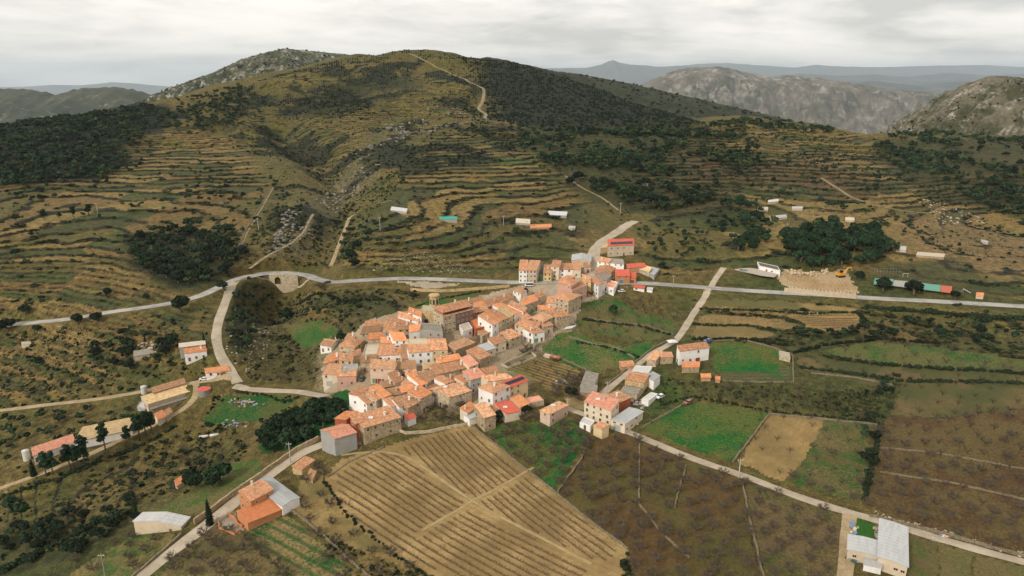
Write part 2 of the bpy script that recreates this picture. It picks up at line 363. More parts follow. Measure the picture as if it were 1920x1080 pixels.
F('sparse_orchard', [(1394,905),(1580,968),(1580,1100),(1440,1100),(1410,985)], (.12,.095,.04), (.075,.10,.026), (.16,.115,.055))
F('green_field', [(1205,802),(1292,752),(1442,774),(1374,866),(1300,845)], GRN, (.03,.12,.02), (.10,.12,.03))
F('ploughed_field', [(1384,868),(1442,778),(1547,786),(1500,872),(1468,902)], (.40,.28,.125), (.33,.225,.10), (.22,.16,.07), ang=ang_px((1450,860),(1490,800)), spacing=1.6, rowc=(.27,.19,.085), rowmix=.5)
F('grassy_orchard', [(1547,786),(1648,796),(1614,946),(1468,902),(1500,872)], (.045,.10,.022), (.11,.10,.035), (.15,.12,.05))
F('red_brown_orchard', [(1645,812),(1668,780),(1760,785),(1980,760),(2050,1060),(1900,1035),(1700,980),(1618,945)], (.088,.053,.025), (.112,.068,.031), (.13,.098,.04))
F('scrub_field', [(1668,778),(1690,735),(1500,690),(1490,668),(1700,690),(1980,690),(1980,758),(1760,783)], (.13,.10,.042), (.165,.125,.055), (.07,.08,.028))
F('allotment', [(1706,1003),(1757,1018),(1757,1100),(1704,1100)], (.09,.11,.03), (.16,.13,.055), (.12,.095,.04))
F('allotment', [(1762,1019),(1822,1038),(1820,1100),(1762,1100)], (.19,.15,.065), (.16,.13,.055), (.13,.12,.045))
F('allotment', [(1828,1040),(2000,1085),(2000,1110),(1826,1110)], (.17,.13,.06), (.12,.115,.04), (.15,.12,.05))
F('vegetable_plot', [(948,690),(1012,668),(1105,700),(1085,728),(1040,738),(990,705)], (.36,.255,.11), (.28,.19,.085), (.20,.17,.06), ang=ang_px((960,690),(1060,722)), spacing=1.6, rowc=(.13,.10,.035), rowmix=.85)
F('meadow', [(1018,650),(1062,615),(1120,640),(1170,650),(1215,640),(1240,655),(1195,690),(1160,690),(1105,698),(1020,668)], GRN, (.05,.125,.025), (.16,.14,.05))
F('meadow', [(1080,612),(1090,568),(1150,555),(1210,590),(1265,605),(1262,630),(1200,640),(1120,625)], (.03,.11,.02), (.08,.115,.03), (.14,.12,.045))
F('vineyard_plot', [(1472,592),(1500,584),(1605,588),(1614,602),(1605,615),(1560,622),(1525,617)], (.36,.255,.115), (.31,.215,.09), (.27,.18,.08), ang=ang_px((1480,600),(1600,602)), spacing=2.2, rowc=(.19,.14,.06), rowmix=.7)
F('stubble_strip', [(1310,610),(1400,612),(1455,625),(1440,634),(1310,634),(1295,628)], (.33,.23,.10), (.27,.18,.08), (.19,.15,.06), ang=ang_px((1310,620),(1440,628)), spacing=1.8, rowc=(.2,.15,.065), rowmix=.6)
F('stubble_strip', [(1312,590),(1440,594),(1500,610),(1480,618),(1400,608),(1310,606)], (.22,.16,.07), (.12,.115,.04), (.28,.19,.085))
F('stubble_strip', [(1330,562),(1480,565),(1600,578),(1605,584),(1500,580),(1330,574)], (.27,.19,.085), (.33,.23,.105), (.13,.12,.045))
F('garden_lawn', [(1332,642),(1400,640),(1480,660),(1455,700),(1340,695),(1335,665)], GRN, (.04,.13,.02), (.12,.12,.03))
F('garden_plot', [(1345,697),(1448,690),(1485,690),(1485,718),(1360,714)], (.12,.085,.05), (.05,.10,.025), (.2,.16,.08), ang=ang_px((1350,705),(1480,705)), spacing=2.0, rowc=(.03,.09,.02), rowmix=.7)
F('orchard_lawn', [(1545,655),(1640,640),(1780,655),(1920,672),(1960,690),(1700,688),(1560,668)], (.02,.095,.018), (.055,.11,.024), (.12,.12,.04))
F('green_yard', [(395,770),(420,742),(530,742),(560,748),(520,775),(480,790),(400,795),(380,792)], (.012,.085,.018), (.02,.095,.02), (.08,.10,.03))
F('green_bank', [(612,760),(625,738),(652,730),(662,742),(655,770),(630,800),(560,838),(500,850),(480,840),(540,790)], (.012,.085,.015), (.015,.10,.02), (.03,.08,.02))
F('straw_slope', [(570,880),(604,880),(608,900),(640,960),(720,1020),(790,1075),(600,1000),(545,955),(556,930)], (.34,.245,.11), (.25,.18,.075), (.15,.13,.05))
F('kitchen_garden', [(455,990),(540,965),(640,1050),(700,1100),(560,1100)], (.15,.115,.05), (.03,.09,.025), (.25,.19,.085), ang=ang_px((480,990),(640,1075)), spacing=2.6, rowc=(.025,.085,.02), rowmix=.75)
F('lane_orchard', [(405,985),(450,1000),(560,1100),(280,1100),(330,1045)], (.125,.095,.045), (.10,.10,.033), (.18,.135,.06))
F('grass_plot', [(290,960),(380,905),(440,868),(488,860),(492,880),(440,925),(395,955),(350,965)], (.05,.115,.022), (.11,.115,.035), (.15,.13,.05))
F('grass_plot', [(100,1100),(180,1045),(255,1000),(330,1002),(318,1020),(270,1058),(230,1100)], (.16,.135,.05), (.06,.105,.025), (.2,.15,.06))
F('bowling_grass', [(1600,972),(1640,985),(1640,1012),(1596,1005)], (.02,.13,.02), (.06,.13,.02), (.03,.11,.02))
F('small_lawn', [(530,610),(575,603),(605,598),(640,620),(610,640),(570,655)], (.06,.115,.025), (.035,.10,.022), (.13,.11,.04))
F('church_lawn', [(770,578),(800,565),(880,550),(905,552),(890,565),(830,575)], (.03,.12,.02), (.045,.115,.02), (.1,.11,.03))
F('stone_plaza', [(740,527),(810,529),(870,533),(830,540),(800,541),(765,533)], (.46,.40,.31), (.40,.35,.27), (.33,.28,.2))
F('earth_yard', [(1450,515),(1480,506),(1545,510),(1585,503),(1600,530),(1612,548),(1560,551),(1490,549),(1470,535)], (.42,.30,.165), (.36,.25,.135), (.46,.35,.215))
F('village_square', [(1015,556),(1040,535),(1062,533),(1062,548),(1035,575),(1018,585),(985,580),(1000,560)], (.37,.30,.215), (.42,.35,.255), (.33,.27,.19))
F('house_yard', [(410,965),(430,950),(455,975),(465,985),(440,1003),(412,990)], (.42,.36,.28), (.36,.31,.24), (.3,.25,.18))
F('farmyard', [(1058,735),(1090,700),(1100,735),(1098,765),(1065,765)], (.36,.265,.14), (.30,.21,.10), (.24,.19,.085))

F('village_ground', [(612,735),(604,700),(612,660),(640,640),(690,600),(740,588),(800,575),(860,565),(960,540),(1000,528),(1062,505),(1150,500),(1150,540),(1100,575),(1075,605),(1030,635),(985,655),(945,685),(960,705),(990,745),(940,775),(880,792),(860,752),(780,752),(760,800),(640,845),(615,835),(650,790),(655,735)], (.50,.41,.29), (.43,.35,.245), (.34,.275,.18))
# ground colour by land cover
tid = (np.abs(np.sin(TID * 12.9898 + np.floor((GX + 25 * fbm(GX / 30, GY / 30, 2, 8)) / 38) * 78.233) * 43758.5453) % 1.0)
PAL = np.array([[.31,.22,.095],[.24,.165,.07],[.20,.13,.058],[.135,.115,.04],[.06,.09,.024],[.31,.21,.085],[.085,.10,.03],[.23,.15,.064],[.36,.255,.115],[.15,.13,.045]])
gc = np.empty((NR, NC, 3)); gc[:] = (.165, .130, .050)
nz = fbm(GX / 60, GY / 60, 4, 41)[..., None]
gc = gc * (1 - sst(.5, .68, nz)) + np.array([.095, .10, .034]) * sst(.5, .68, nz)
PAL = PAL.mean(0) + .78 * (PAL - PAL.mean(0)); PAL[2] = (.085, .092, .034); PAL[6] = (.12, .112, .042)
par = PAL[np.clip((tid * len(PAL)).astype(int), 0, len(PAL) - 1)]
tmm = tm[..., None]; gc = gc * (1 - tmm) + par * tmm
def paint(poly, c, s=1.0, k=4, nzs=0.0, feather=0):
    global gc
    m = blur(bump_mask(poly), k) * s
    if feather: q = blur(bump_mask(poly), feather); m = s * sst(.32, .62, q * .75 + fbm(GX / 16, GY / 12, 4, 88) * .5 - .12)
    if nzs: m = m * sst(.35, .6, fbm(GX / nzs, GY / nzs, 3, 77))
    gc = gc * (1 - m[..., None]) + np.array(c) * m[..., None]
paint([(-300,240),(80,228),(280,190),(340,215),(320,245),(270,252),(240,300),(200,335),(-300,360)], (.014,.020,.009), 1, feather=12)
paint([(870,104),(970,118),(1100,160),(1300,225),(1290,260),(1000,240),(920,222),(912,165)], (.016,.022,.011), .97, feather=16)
paint([(440,160),(640,105),(760,90),(890,108),(905,160),(890,210),(720,250),(640,340),(560,300),(440,250)], (.145,.125,.042), .55)
paint([(440,180),(520,150),(560,200),(520,260),(560,330),(620,420),(540,460),(490,400),(500,330),(450,250)], (.145,.125,.044), .8)
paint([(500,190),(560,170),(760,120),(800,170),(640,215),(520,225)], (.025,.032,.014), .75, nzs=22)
paint([(560,440),(620,400),(690,350),(760,250),(740,220),(690,260),(640,330),(590,380)], (.20,.18,.145), .35, nzs=12)
paint([(540,380),(600,360),(590,480),(500,480)], (.20,.185,.15), .4, nzs=9)
paint([(960,240),(1290,232),(1420,300),(1380,420),(1200,400),(1100,380),(1020,300)], (.05,.055,.02), .8)
paint([(1640,262),(1920,262),(2200,280),(2200,400),(1920,400),(1750,380),(1640,300)], (.05,.053,.02), .75)
paint([(1290,290),(1500,300),(1640,330),(1620,380),(1500,350),(1300,340)], (.155,.095,.05), .7)
paint([(1700,400),(1920,440),(2200,480),(2200,540),(1920,520),(1780,500),(1700,450)], (.29,.20,.105), .75)
paint([(1650,500),(1800,480),(1900,560),(1640,540)], (.075,.08,.03), .8)
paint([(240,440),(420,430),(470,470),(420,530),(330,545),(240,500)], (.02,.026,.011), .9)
paint([(440,540),(500,530),(540,560),(600,640),(600,720),(480,720),(420,660)], (.10,.088,.036), .85)
paint([(440,545),(480,530),(490,600),(440,670),(420,640)], (.05,.052,.022), .8)
paint([(600,560),(800,545),(760,590),(650,640)], (.09,.085,.033), .7)
paint([(810,288),(1000,300),(1010,312),(830,302)], (.07,.125,.03), .9, 2)
paint([(740,440),(1000,430),(960,520),(740,510)], (.085,.098,.033), .45, nzs=14)
paint([(1290,700),(1660,730),(1640,795),(1300,745)], (.085,.098,.032), .8)
paint([(1240,690),(1300,745),(1290,752),(1200,800),(1215,740)], (.05,.10,.025), .8)
paint([(100,890),(400,800),(480,830),(420,900),(260,960),(0,1080),(-200,1000)], (.19,.155,.062), .75)
paint([(-200,1000),(0,1000),(240,960),(260,990),(120,1060),(0,1100),(-200,1100)], (.05,.062,.022), .7)
paint([(560,1000),(720,1020),(840,1100),(640,1100)], (.23,.17,.075), .7)
paint([(1290,620),(1960,640),(1960,690),(1500,690),(1480,660)], (.09,.09,.033), .8)
paint([(940,600),(1070,560),(1080,620),(1000,660)], (.16,.13,.075), .6)
paint([(610,830),(880,796),(720,838),(640,860)], (.20,.165,.075), .9)
paint([(600,640),(1060,540),(1150,540),(1000,700),(990,770),(640,800),(600,740)], (.34,.275,.19), .92)
paint([(760,790),(770,750),(870,740),(880,795)], (.24,.20,.09), .9)
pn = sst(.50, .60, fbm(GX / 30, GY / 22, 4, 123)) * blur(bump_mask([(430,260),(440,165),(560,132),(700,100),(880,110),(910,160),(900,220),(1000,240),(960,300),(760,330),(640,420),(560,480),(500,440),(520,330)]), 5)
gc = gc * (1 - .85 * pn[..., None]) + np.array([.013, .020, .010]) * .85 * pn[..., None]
rs = RISER[..., None] * (0.55 + .45 * (fbm(GX / 7, GY / 7, 3, 51) > .42))[..., None]
rcol = np.where((fbm(GX / 5, GY / 3, 3, 61) > .5)[..., None], np.array([.016, .022, .009]), np.array([.05, .042, .024]))
gc = gc * (1 - rs) + rcol * rs
mf = far[..., None]; gc = gc * (1 - mf) + np.array([.05, .055, .032]) * mf

# split the sheet: each field is cut out of the same grid
FC = np.full((NR - 1, NC - 1), -1, int)
cu = (PU[:-1, :-1] + PU[1:, :-1] + PU[:-1, 1:] + PU[1:, 1:]) / 4; cv = (PV[:-1, :-1] + PV[1:, :-1] + PV[:-1, 1:] + PV[1:, 1:]) / 4
wob_u = (fbm(GX[:-1, :-1] / 2.2, GY[:-1, :-1] / 2.2, 3, 91) - .5) * 10; wob_v = (fbm(GX[:-1, :-1] / 2.2, GY[:-1, :-1] / 2.2, 3, 92) - .5) * 6
vis = GY[:-1, :-1] < 420
for i, (nm, poly, a, k) in enumerate(FIELDS): FC[inpoly(cu + wob_u, cv + wob_v, poly) & vis & (FC < 0)] = i
VID = np.arange(NR * NC).reshape(NR, NC)
QUADS = np.stack([VID[:-1, :-1], VID[:-1, 1:], VID[1:, 1:], VID[1:, :-1]], -1)
ALLV = np.stack([GX, GY, Z], -1).reshape(-1, 3)
def sub_mesh(name, mask, mat, col=False):
    q = QUADS[mask]; ids, inv = np.unique(q, return_inverse=True); me = me_new(name, ALLV[ids], inv.reshape(-1, 4), [mat], smooth=True)
    if col:
        a = me.attributes.new('Col', 'FLOAT_COLOR', 'POINT'); cc = np.ones((len(ids), 4), np.float32); cc[:, :3] = gc.reshape(-1, 3)[ids]; a.data.foreach_set('color', cc.ravel())
    return me
gc *= .82
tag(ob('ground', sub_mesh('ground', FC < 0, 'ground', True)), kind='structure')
for i, (nm, poly, a, k) in enumerate(FIELDS):
    if (FC == i).sum() < 4: continue
    field_mat('soil_%d_%s' % (i, nm), *a, **k)
    tag(ob(nm, sub_mesh(nm, FC == i, 'soil_%d_%s' % (i, nm))), kind='structure')

# roads: ribbons a little above the graded ground, with a low camber
for nm, mt, w, p in RW:
    t = np.gradient(p[:, :2], axis=0); t /= np.linalg.norm(t, axis=1)[:, None] + 1e-9; nrm = np.stack([-t[:, 1], t[:, 0]], 1)
    vs = []; K = 5; ww = w * (1 + .10 * (vnoise(np.arange(len(p)) * .35, np.zeros(len(p)), 5) - .5) * (2 if mt != 'asphalt' else .3))
    for j in range(K):
        s = (j / (K - 1) - .5); vs.append(np.column_stack([p[:, 0] + nrm[:, 0] * s * ww, p[:, 1] + nrm[:, 1] * s * ww, np.zeros(len(p))]))
    V = np.stack(vs, 1)
    zz_ = zat(V[..., 0], V[..., 1]); V[..., 2] = np.maximum(zz_, p[:, 2][:, None] - .3) + .13; V[:, [0, -1], 2] -= .08
    m = len(p); vid = np.arange(m * K).reshape(m, K); q = np.stack([vid[:-1, :-1], vid[:-1, 1:], vid[1:, 1:], vid[1:, :-1]], -1).reshape(-1, 4)
    o = ob(nm, me_new(nm, V.reshape(-1, 3), q, [mt], smooth=True)); tag(o, kind='structure')

# ------------------------------------------------------------------ mountains behind
def mount_mat(name, base, scrub, rock, rs=.012, ramt=(.5, .62), samt=(.45, .6)):
    b = NB(name); n1 = b.noise(rs, 8, .68); n2 = b.noise(rs * 5, 7, .72); n3 = b.noise(rs * 2.2, 8, .75, dist=.6)
    c = b.mix(b.ramp(n1, *samt), base, scrub); c = b.mix(b.math('MULTIPLY', b.ramp(n3, *ramt), b.ramp(n2, .4, .6)), c, rock)
    c = b.scale(c, b.ramp(n2, .25, .75, .6, 1.4)); b.bump(n2, 1.0, .04 / rs); return b.fin(c)
mount_mat('rocky_peak', (.09,.08,.038), (.04,.05,.023), (.29,.27,.23), .02, (.47,.60), (.4,.5))
mount_mat('left_hills', (.05,.054,.027), (.028,.036,.018), (.24,.22,.17), .005, (.56,.64))
mount_mat('ridge', (.032,.038,.018), (.02,.026,.012), (.22,.19,.15), .02, (.6,.7))
mount_mat('grey_mountain', (.135,.115,.085), (.065,.066,.04), (.24,.215,.18), .0025, (.46,.6), (.42,.58))
mount_mat('far_blue', (.06,.07,.06), (.05,.06,.05), (.12,.11,.09), .0008)
mount_mat('stony_hill', (.13,.115,.075), (.055,.056,.028), (.29,.265,.22), .03, (.5,.62), (.44,.56))
def mountain(name, mat, Y, pts, zb, slope, amp, ns=170, ntt=36, skew=0.0, seed=3, nsc=6.0):
    us = np.array([p[0] for p in pts], float); vs = np.array([p[1] for p in pts], float); u = np.linspace(us[0], us[-1], ns); v = np.interp(u, us, vs)
    dx, dy, dz = dirs(u, v); yy = Y + skew * (u - 960); X0 = yy * dx / dy; zr = CAM_H + yy * dz / dy
    hgt = np.maximum(zr - zb, 5); t = np.concatenate([np.linspace(-1, 0, ntt), np.linspace(0, 1, 14)[1:]])
    T, _ = np.meshgrid(t, u); Wd = (hgt * slope)[:, None]; ww = np.maximum(blur1(Wd[:, 0], 12), 20)[:, None]
    Yg = yy[:, None] + T * ww; Xg = X0[:, None] * (1 + 0 * T)
    prof = 1 - np.abs(T) ** 1.15
    rg = 1 - np.abs(2 * fbm(Xg / (hgt.mean() / nsc * 4), Yg / (hgt.mean() / nsc * 6), 6, seed, .55) - 1)
    zg = zb + hgt[:, None] * prof + (rg - .75) * amp * hgt.mean() * sst(0, .35, np.abs(T)) + (vnoise(Xg / (hgt.mean() * .05), Yg / (hgt.mean() * .05), seed) - .5) * .02 * hgt.mean()
    m = len(t); vid = np.arange(ns * m).reshape(ns, m); q = np.stack([vid[:-1, :-1], vid[1:, :-1], vid[1:, 1:], vid[:-1, 1:]], -1).reshape(-1, 4)
    return tag(ob(name, me_new(name, np.stack([Xg, Yg, zg], -1).reshape(-1, 3), q, [mat], smooth=True)), kind='structure')
def blur1(a, k): return np.convolve(np.pad(a, k, mode='edge'), np.ones(2 * k + 1) / (2 * k + 1), 'valid')
mountain('rocky_mountain', 'rocky_peak', 1500, [(200,225),(240,200),(280,186),(330,160),(400,136),(450,112),(490,100),(530,91),(560,93),(600,97),(640,101),(690,105),(760,116),(850,135)], 20, 2.2, .5, seed=12, nsc=14)
mountain('mountain', 'left_hills', 4200, [(-260,170),(-100,160),(0,167),(50,167),(85,172),(105,178),(140,168),(170,164),(220,163),(265,171),(330,195)], -500, 2.2, .3, seed=21)
mountain('hill_ridge', 'ridge', 1250, [(880,112),(1010,131),(1060,135),(1100,141),(1180,156),(1250,172),(1330,190),(1400,206),(1460,220),(1560,246),(1660,270)], -40, 2.4, .3, seed=5, nsc=10)
mountain('grey_mountain', 'grey_mountain', 8000, [(1080,190),(1150,172),(1210,155),(1240,141),(1270,131),(1300,126),(1345,125),(1375,129),(1410,138),(1450,147),(1475,142),(1500,143),(1540,147),(1600,156),(1660,166),(1740,173),(1800,181),(1900,196),(2050,205)], -820, 1.8, .62, ns=320, ntt=70, seed=31, nsc=11)
mountain('mountain', 'far_blue', 31000, [(880,135),(960,131),(1040,128),(1100,127),(1128,121),(1140,115),(1150,112),(1160,117),(1180,121),(1215,123),(1240,126),(1270,123),(1320,126),(1420,136)], -640, 3, .12, seed=8)
mountain('mountain', 'far_blue', 36000, [(1150,128),(1270,124),(1310,120),(1360,118),(1420,122),(1490,127),(1530,121),(1560,124),(1640,126),(1760,123),(1850,122),(1920,126),(2150,124),(2400,128)], -640, 4, .12, seed=9)
mountain('mountain', 'far_blue', 23000, [(1250,160),(1400,146),(1500,138),(1570,142),(1640,139),(1700,144),(1780,136),(1850,141),(1930,138),(2150,142),(2400,140)], -640, 4, .2, seed=10)
mountain('mountain', 'far_blue', 15500, [(1450,172),(1560,158),(1640,152),(1720,160),(1800,152),(1880,158),(2000,150),(2300,155)], -640, 4, .25, seed=14)
mountain('mountain', 'far_blue', 32000, [(-400,166),(-100,163),(40,163),(100,159),(150,160),(185,157),(210,154),(250,156),(290,160),(330,163),(450,170)], -640, 4, .12, seed=15)
mountain('stony_hill', 'stony_hill', 860, [(1640,285),(1690,255),(1705,241),(1740,217),(1765,199),(1790,181),(1820,160),(1850,144),(1880,142),(1920,146),(1990,140),(2150,150),(2400,170)], 22, 2.6, .6, ns=240, ntt=60, seed=44, nsc=12)

# ------------------------------------------------------------------ haze: one closed box of air round everything
hz = bpy.data.materials.new('haze'); hz.use_nodes = True; hn = hz.node_tree; hn.nodes.clear()
ho = hn.nodes.new('ShaderNodeOutputMaterial'); hp = hn.nodes.new('ShaderNodeVolumePrincipled')
hp.inputs['Color'].default_value = (.76, .89, 1.0, 1); hp.inputs['Density'].default_value = 1.8e-5; hp.inputs['Anisotropy'].default_value = .1
hn.links.new(hp.outputs[0], ho.inputs['Volume']); MATS['haze'] = hz
x0, x1, y0, y1, z0, z1 = -100000, 100000, -900, 60000, -960, 1260
me = me_new('haze', [(x0,y0,z0),(x1,y0,z0),(x1,y1,z0),(x0,y1,z0),(x0,y0,z1),(x1,y0,z1),(x1,y1,z1),(x0,y1,z1)], [(0,3,2,1),(4,5,6,7),(0,1,5,4),(1,2,6,5),(2,3,7,6),(3,0,4,7)], ['haze'])
tag(ob('haze', me), kind='stuff')
# ------------------------------------------------------------------ building materials
def wall_mat(name, c, kind='plaster'):
    b = NB(name, .92); p = b.obj(); r = b.rnd()
    n = b.noise(.5, 6, .65); n2 = b.noise(3.0, 5, .7)
    if kind == 'plaster':
        q = b.mix(b.ramp(n, .42, .7, 0, .45), c, tuple(x * y for x, y in zip(c, (.72, .66, .58))))
        q = b.mix(b.ramp(b.noise(1.4, 6, .75), .6, .72, 0, .4), q, tuple(x * .6 + .03 for x in c)); q = b.scale(q, b.ramp(r, 0, 1, .93, 1.07))
    else:
        v = b.n.new('ShaderNodeTexVoronoi'); v.inputs['Scale'].default_value = 2.4; b.l.new(p, v.inputs['Vector'])
        s = b.n.new('ShaderNodeSeparateColor'); b.l.new(v.outputs['Color'], s.inputs[0])
        q = b.mix(s.outputs[0], tuple(x * .62 for x in c), tuple(min(1, x * 1.35) for x in c))
        v2 = b.n.new('ShaderNodeTexVoronoi'); v2.feature = 'DISTANCE_TO_EDGE'; v2.inputs['Scale'].default_value = 2.4; b.l.new(p, v2.inputs['Vector'])
        q = b.mix(b.ramp(v2.outputs[0], 0, .08, .55, 0), q, (.34, .29, .22)); q = b.mix(b.ramp(n, .45, .68, 0, .5), q, tuple(x * 1.15 for x in c)); b.bump(v2.outputs[0], .5, .08)
    return b.fin(q)
WALLC = dict(white=(.83,.80,.75), cream=(.68,.58,.43), pink=(.60,.36,.27), salmon=(.62,.45,.34), ochre=(.64,.49,.28), grey=(.36,.335,.295), red=(.42,.115,.055), yellow=(.66,.50,.22), orange=(.52,.225,.10), concrete_grey=(.34,.33,.30), beige=(.55,.45,.32), mauve=(.19,.125,.105), green=(.25,.40,.22))
for k_, c_ in WALLC.items(): wall_mat('wall_' + k_, c_)
wall_mat('wall_stone', (.47,.375,.25), 'stone'); wall_mat('wall_brown_stone', (.36,.27,.16), 'stone'); wall_mat('wall_brick', (.46,.25,.15), 'stone'); wall_mat('wall_golden_stone', (.50,.36,.17), 'stone'); wall_mat('dry_stone', (.17,.135,.085), 'stone')
def roof_mat(name, c, c2, c3, corr=.24, mott=1.0):
    b = NB(name, .85); uv = b.n.new('ShaderNodeUVMap').outputs[0]; s = b.n.new('ShaderNodeSeparateXYZ'); b.l.new(uv, s.inputs[0])
    r = b.rnd(); n1 = b.noise(.7, 5, .7); n2 = b.noise(3.2, 5, .75)
    col = b.mix(b.math('MULTIPLY', b.ramp(n1, .4, .64), .75 * mott), c, c2); col = b.mix(b.math('MULTIPLY', b.ramp(n2, .52, .68), .8 * mott), col, c3)
    # tile by tile tone: a cell of the tile grid each
    wn = b.n.new('ShaderNodeTexWhiteNoise'); wn.noise_dimensions = '2D'
    cb = b.n.new('ShaderNodeCombineXYZ'); b.set(cb.inputs[0], b.math('FLOOR', b.math('MULTIPLY', s.outputs[0], 1 / (corr * 2)))); b.set(cb.inputs[1], b.math('FLOOR', b.math('MULTIPLY', s.outputs[1], 2.0))); b.l.new(cb.outputs[0], wn.inputs[0])
    col = b.scale(col, b.ramp(wn.outputs['Value'], 0, 1, 1 - .28 * mott, 1 + .28 * mott)); r2 = b.math('FRACT', b.math('MULTIPLY', r, 7.31)); col = b.mix(b.math('MULTIPLY', r2, .6 * mott), col, c3); col = b.mix(b.math('MULTIPLY', b.ramp(b.noise(1.3, 6, .8), .58, .7), .55 * mott), col, (.16, .135, .09)); col = b.scale(col, b.ramp(r, 0, 1, .78, 1.14))
    w = b.math('SINE', b.math('MULTIPLY', s.outputs[0], 2 * math.pi / corr)); b.bump(w, .6, .05); return b.fin(col)
roof_mat('roof_tile', (0.624,0.304,0.157), (0.499,0.242,0.129), (0.340,0.194,0.109)); roof_mat('roof_orange', (0.703,0.289,0.124), (0.624,0.247,0.105), (0.499,0.220,0.105), mott=.7)
roof_mat('roof_brown', (0.454,0.237,0.124), (0.352,0.189,0.100), (0.238,0.147,0.081)); roof_mat('roof_pale', (0.681,0.378,0.209), (0.567,0.294,0.157), (0.408,0.230,0.129))
roof_mat('roof_pink', (0.732,0.329,0.213), (0.647,0.293,0.189), (0.561,0.268,0.171), mott=.6); roof_mat('roof_red', (0.561,0.122,0.073), (0.488,0.104,0.061), (0.439,0.104,0.061), mott=.4)
roof_mat('roof_metal', (0.410,0.420,0.415), (0.369,0.379,0.374), (0.339,0.339,0.333), 1.1, .25); roof_mat('roof_dark', (.13,.12,.11), (.10,.10,.09), (.16,.15,.13), mott=.4)
roof_mat('roof_grey', (.33,.30,.245), (.27,.245,.20), (.22,.19,.14), .4, .6); roof_mat('roof_tan', (0.683,0.488,0.256), (0.586,0.409,0.207), (0.488,0.354,0.183), .3, .7)
roof_mat('roof_terrace', (0.512,0.439,0.336), (0.451,0.384,0.293), (0.378,0.323,0.244), 3, .3); roof_mat('roof_terracotta', (.58,.21,.085), (.52,.185,.075), (.46,.17,.075), mott=.35)
roof_mat('roof_white', (0.512,0.507,0.487), (0.471,0.466,0.446), (0.410,0.400,0.379), 1.1, .25)
def plain(name, c, rough=.8, metal=0.0, var=.15):
    b = NB(name, rough); b.b.inputs['Metallic'].default_value = metal; n = b.noise(1.5, 4, .6)
    return b.fin(b.scale(c, b.ramp(n, .3, .7, 1 - var, 1 + var)))
plain('glass', (.018, .02, .022), .15); plain('shutter_brown', (.10, .055, .03)); plain('shutter_green', (.05, .10, .06)); plain('door_wood', (.16, .075, .04)); plain('frame_stone', (.52, .44, .33)); plain('frame_white', (.68, .66, .62))
plain('solar', (.02, .026, .045), .2); plain('metal_grey', (.34, .34, .33), .5, .5); plain('steel_dark', (.06, .06, .06), .6); plain('rubber', (.02, .02, .02)); plain('wood_pole', (.36, .31, .24)); plain('garage_grey', (.36, .38, .38)); plain('garage_green', (.10, .30, .14)); plain('garage_red', (.22, .05, .035)); plain('garage_blue', (.10, .17, .24))
plain('soot_and_shade', (.05, .045, .04))  # sooty flues; also the shade inside arches, painted as colour

# ------------------------------------------------------------------ geometry pieces
def boxv(x0, x1, y0, y1, z0, z1): return [(x0,y0,z0),(x1,y0,z0),(x1,y1,z0),(x0,y1,z0),(x0,y0,z1),(x1,y0,z1),(x1,y1,z1),(x0,y1,z1)]
BOXF = [(0,3,2,1),(4,5,6,7),(0,1,5,4),(1,2,6,5),(2,3,7,6),(3,0,4,7)]
class MB:
    def __init__(s): s.v = []; s.f = []; s.m = []; s.uv = []
    def add(s, v, f, mi=0):
        o = len(s.v); s.v += [tuple(p) for p in v]
        for q in f: s.f.append(tuple(i + o for i in q)); s.m.append(mi)
    def box(s, *b, mi=0): s.add(boxv(*b), BOXF, mi)
    def slab(s, quad, th, mi=0):
        """a plate whose top is the quad (counter-clockwise seen from above)"""
        q = [Vector(p) for p in quad]; nn = (q[1] - q[0]).cross(q[2] - q[0]).normalized()
        if nn.z < 0: q.reverse(); nn = -nn
        s.add(list(q) + [p - nn * th for p in q], [tuple(range(len(q))), tuple(range(2 * len(q) - 1, len(q) - 1, -1))] + [(i, i + len(q), (i + 1) % len(q) + len(q), (i + 1) % len(q)) for i in range(len(q))], mi)
    def tube(s, pts, rad, nseg=6, mi=0, cap=True):
        pts = [Vector(p) for p in pts]; rad = rad if hasattr(rad, '__len__') else [rad] * len(pts); base = len(s.v); rings = []
        for i, p in enumerate(pts):
            d = (pts[min(i + 1, len(pts) - 1)] - pts[max(i - 1, 0)]).normalized(); a = d.orthogonal().normalized(); c = d.cross(a)
            rings.append([p + (a * math.cos(2 * math.pi * k / nseg) + c * math.sin(2 * math.pi * k / nseg)) * rad[i] for k in range(nseg)])
        v = [q for r in rings for q in r]; f = []
        for i in range(len(pts) - 1):
            for k in range(nseg): f.append((i * nseg + k, i * nseg + (k + 1) % nseg, (i + 1) * nseg + (k + 1) % nseg, (i + 1) * nseg + k))
        if cap: f.append(tuple(range(nseg))[::-1]); f.append(tuple((len(pts) - 1) * nseg + k for k in range(nseg)))
        s.add(v, f, mi)
    def mesh(s, name, mats, smooth=False): return me_new(name, s.v, s.f, mats, s.m, smooth)
def roof_uv(me, along):
    """uv in metres: u along the eave, v up the slope"""
    l = me.uv_layers.new(name='UVMap'); a = Vector((along[0], along[1], 0)).normalized(); w = Vector((-a.y, a.x, 0))
    for p in me.polygons:
        s = max(.3, abs(p.normal.z))
        al, ac = (a, w) if abs(p.normal.dot(a)) <= abs(p.normal.dot(w)) + .05 else (w, a)
        for li in p.loop_indices:
            c = me.vertices[me.loops[li].vertex_index].co; l.data[li].uv = (c.dot(al), c.dot(ac) / s)
_WM = {}
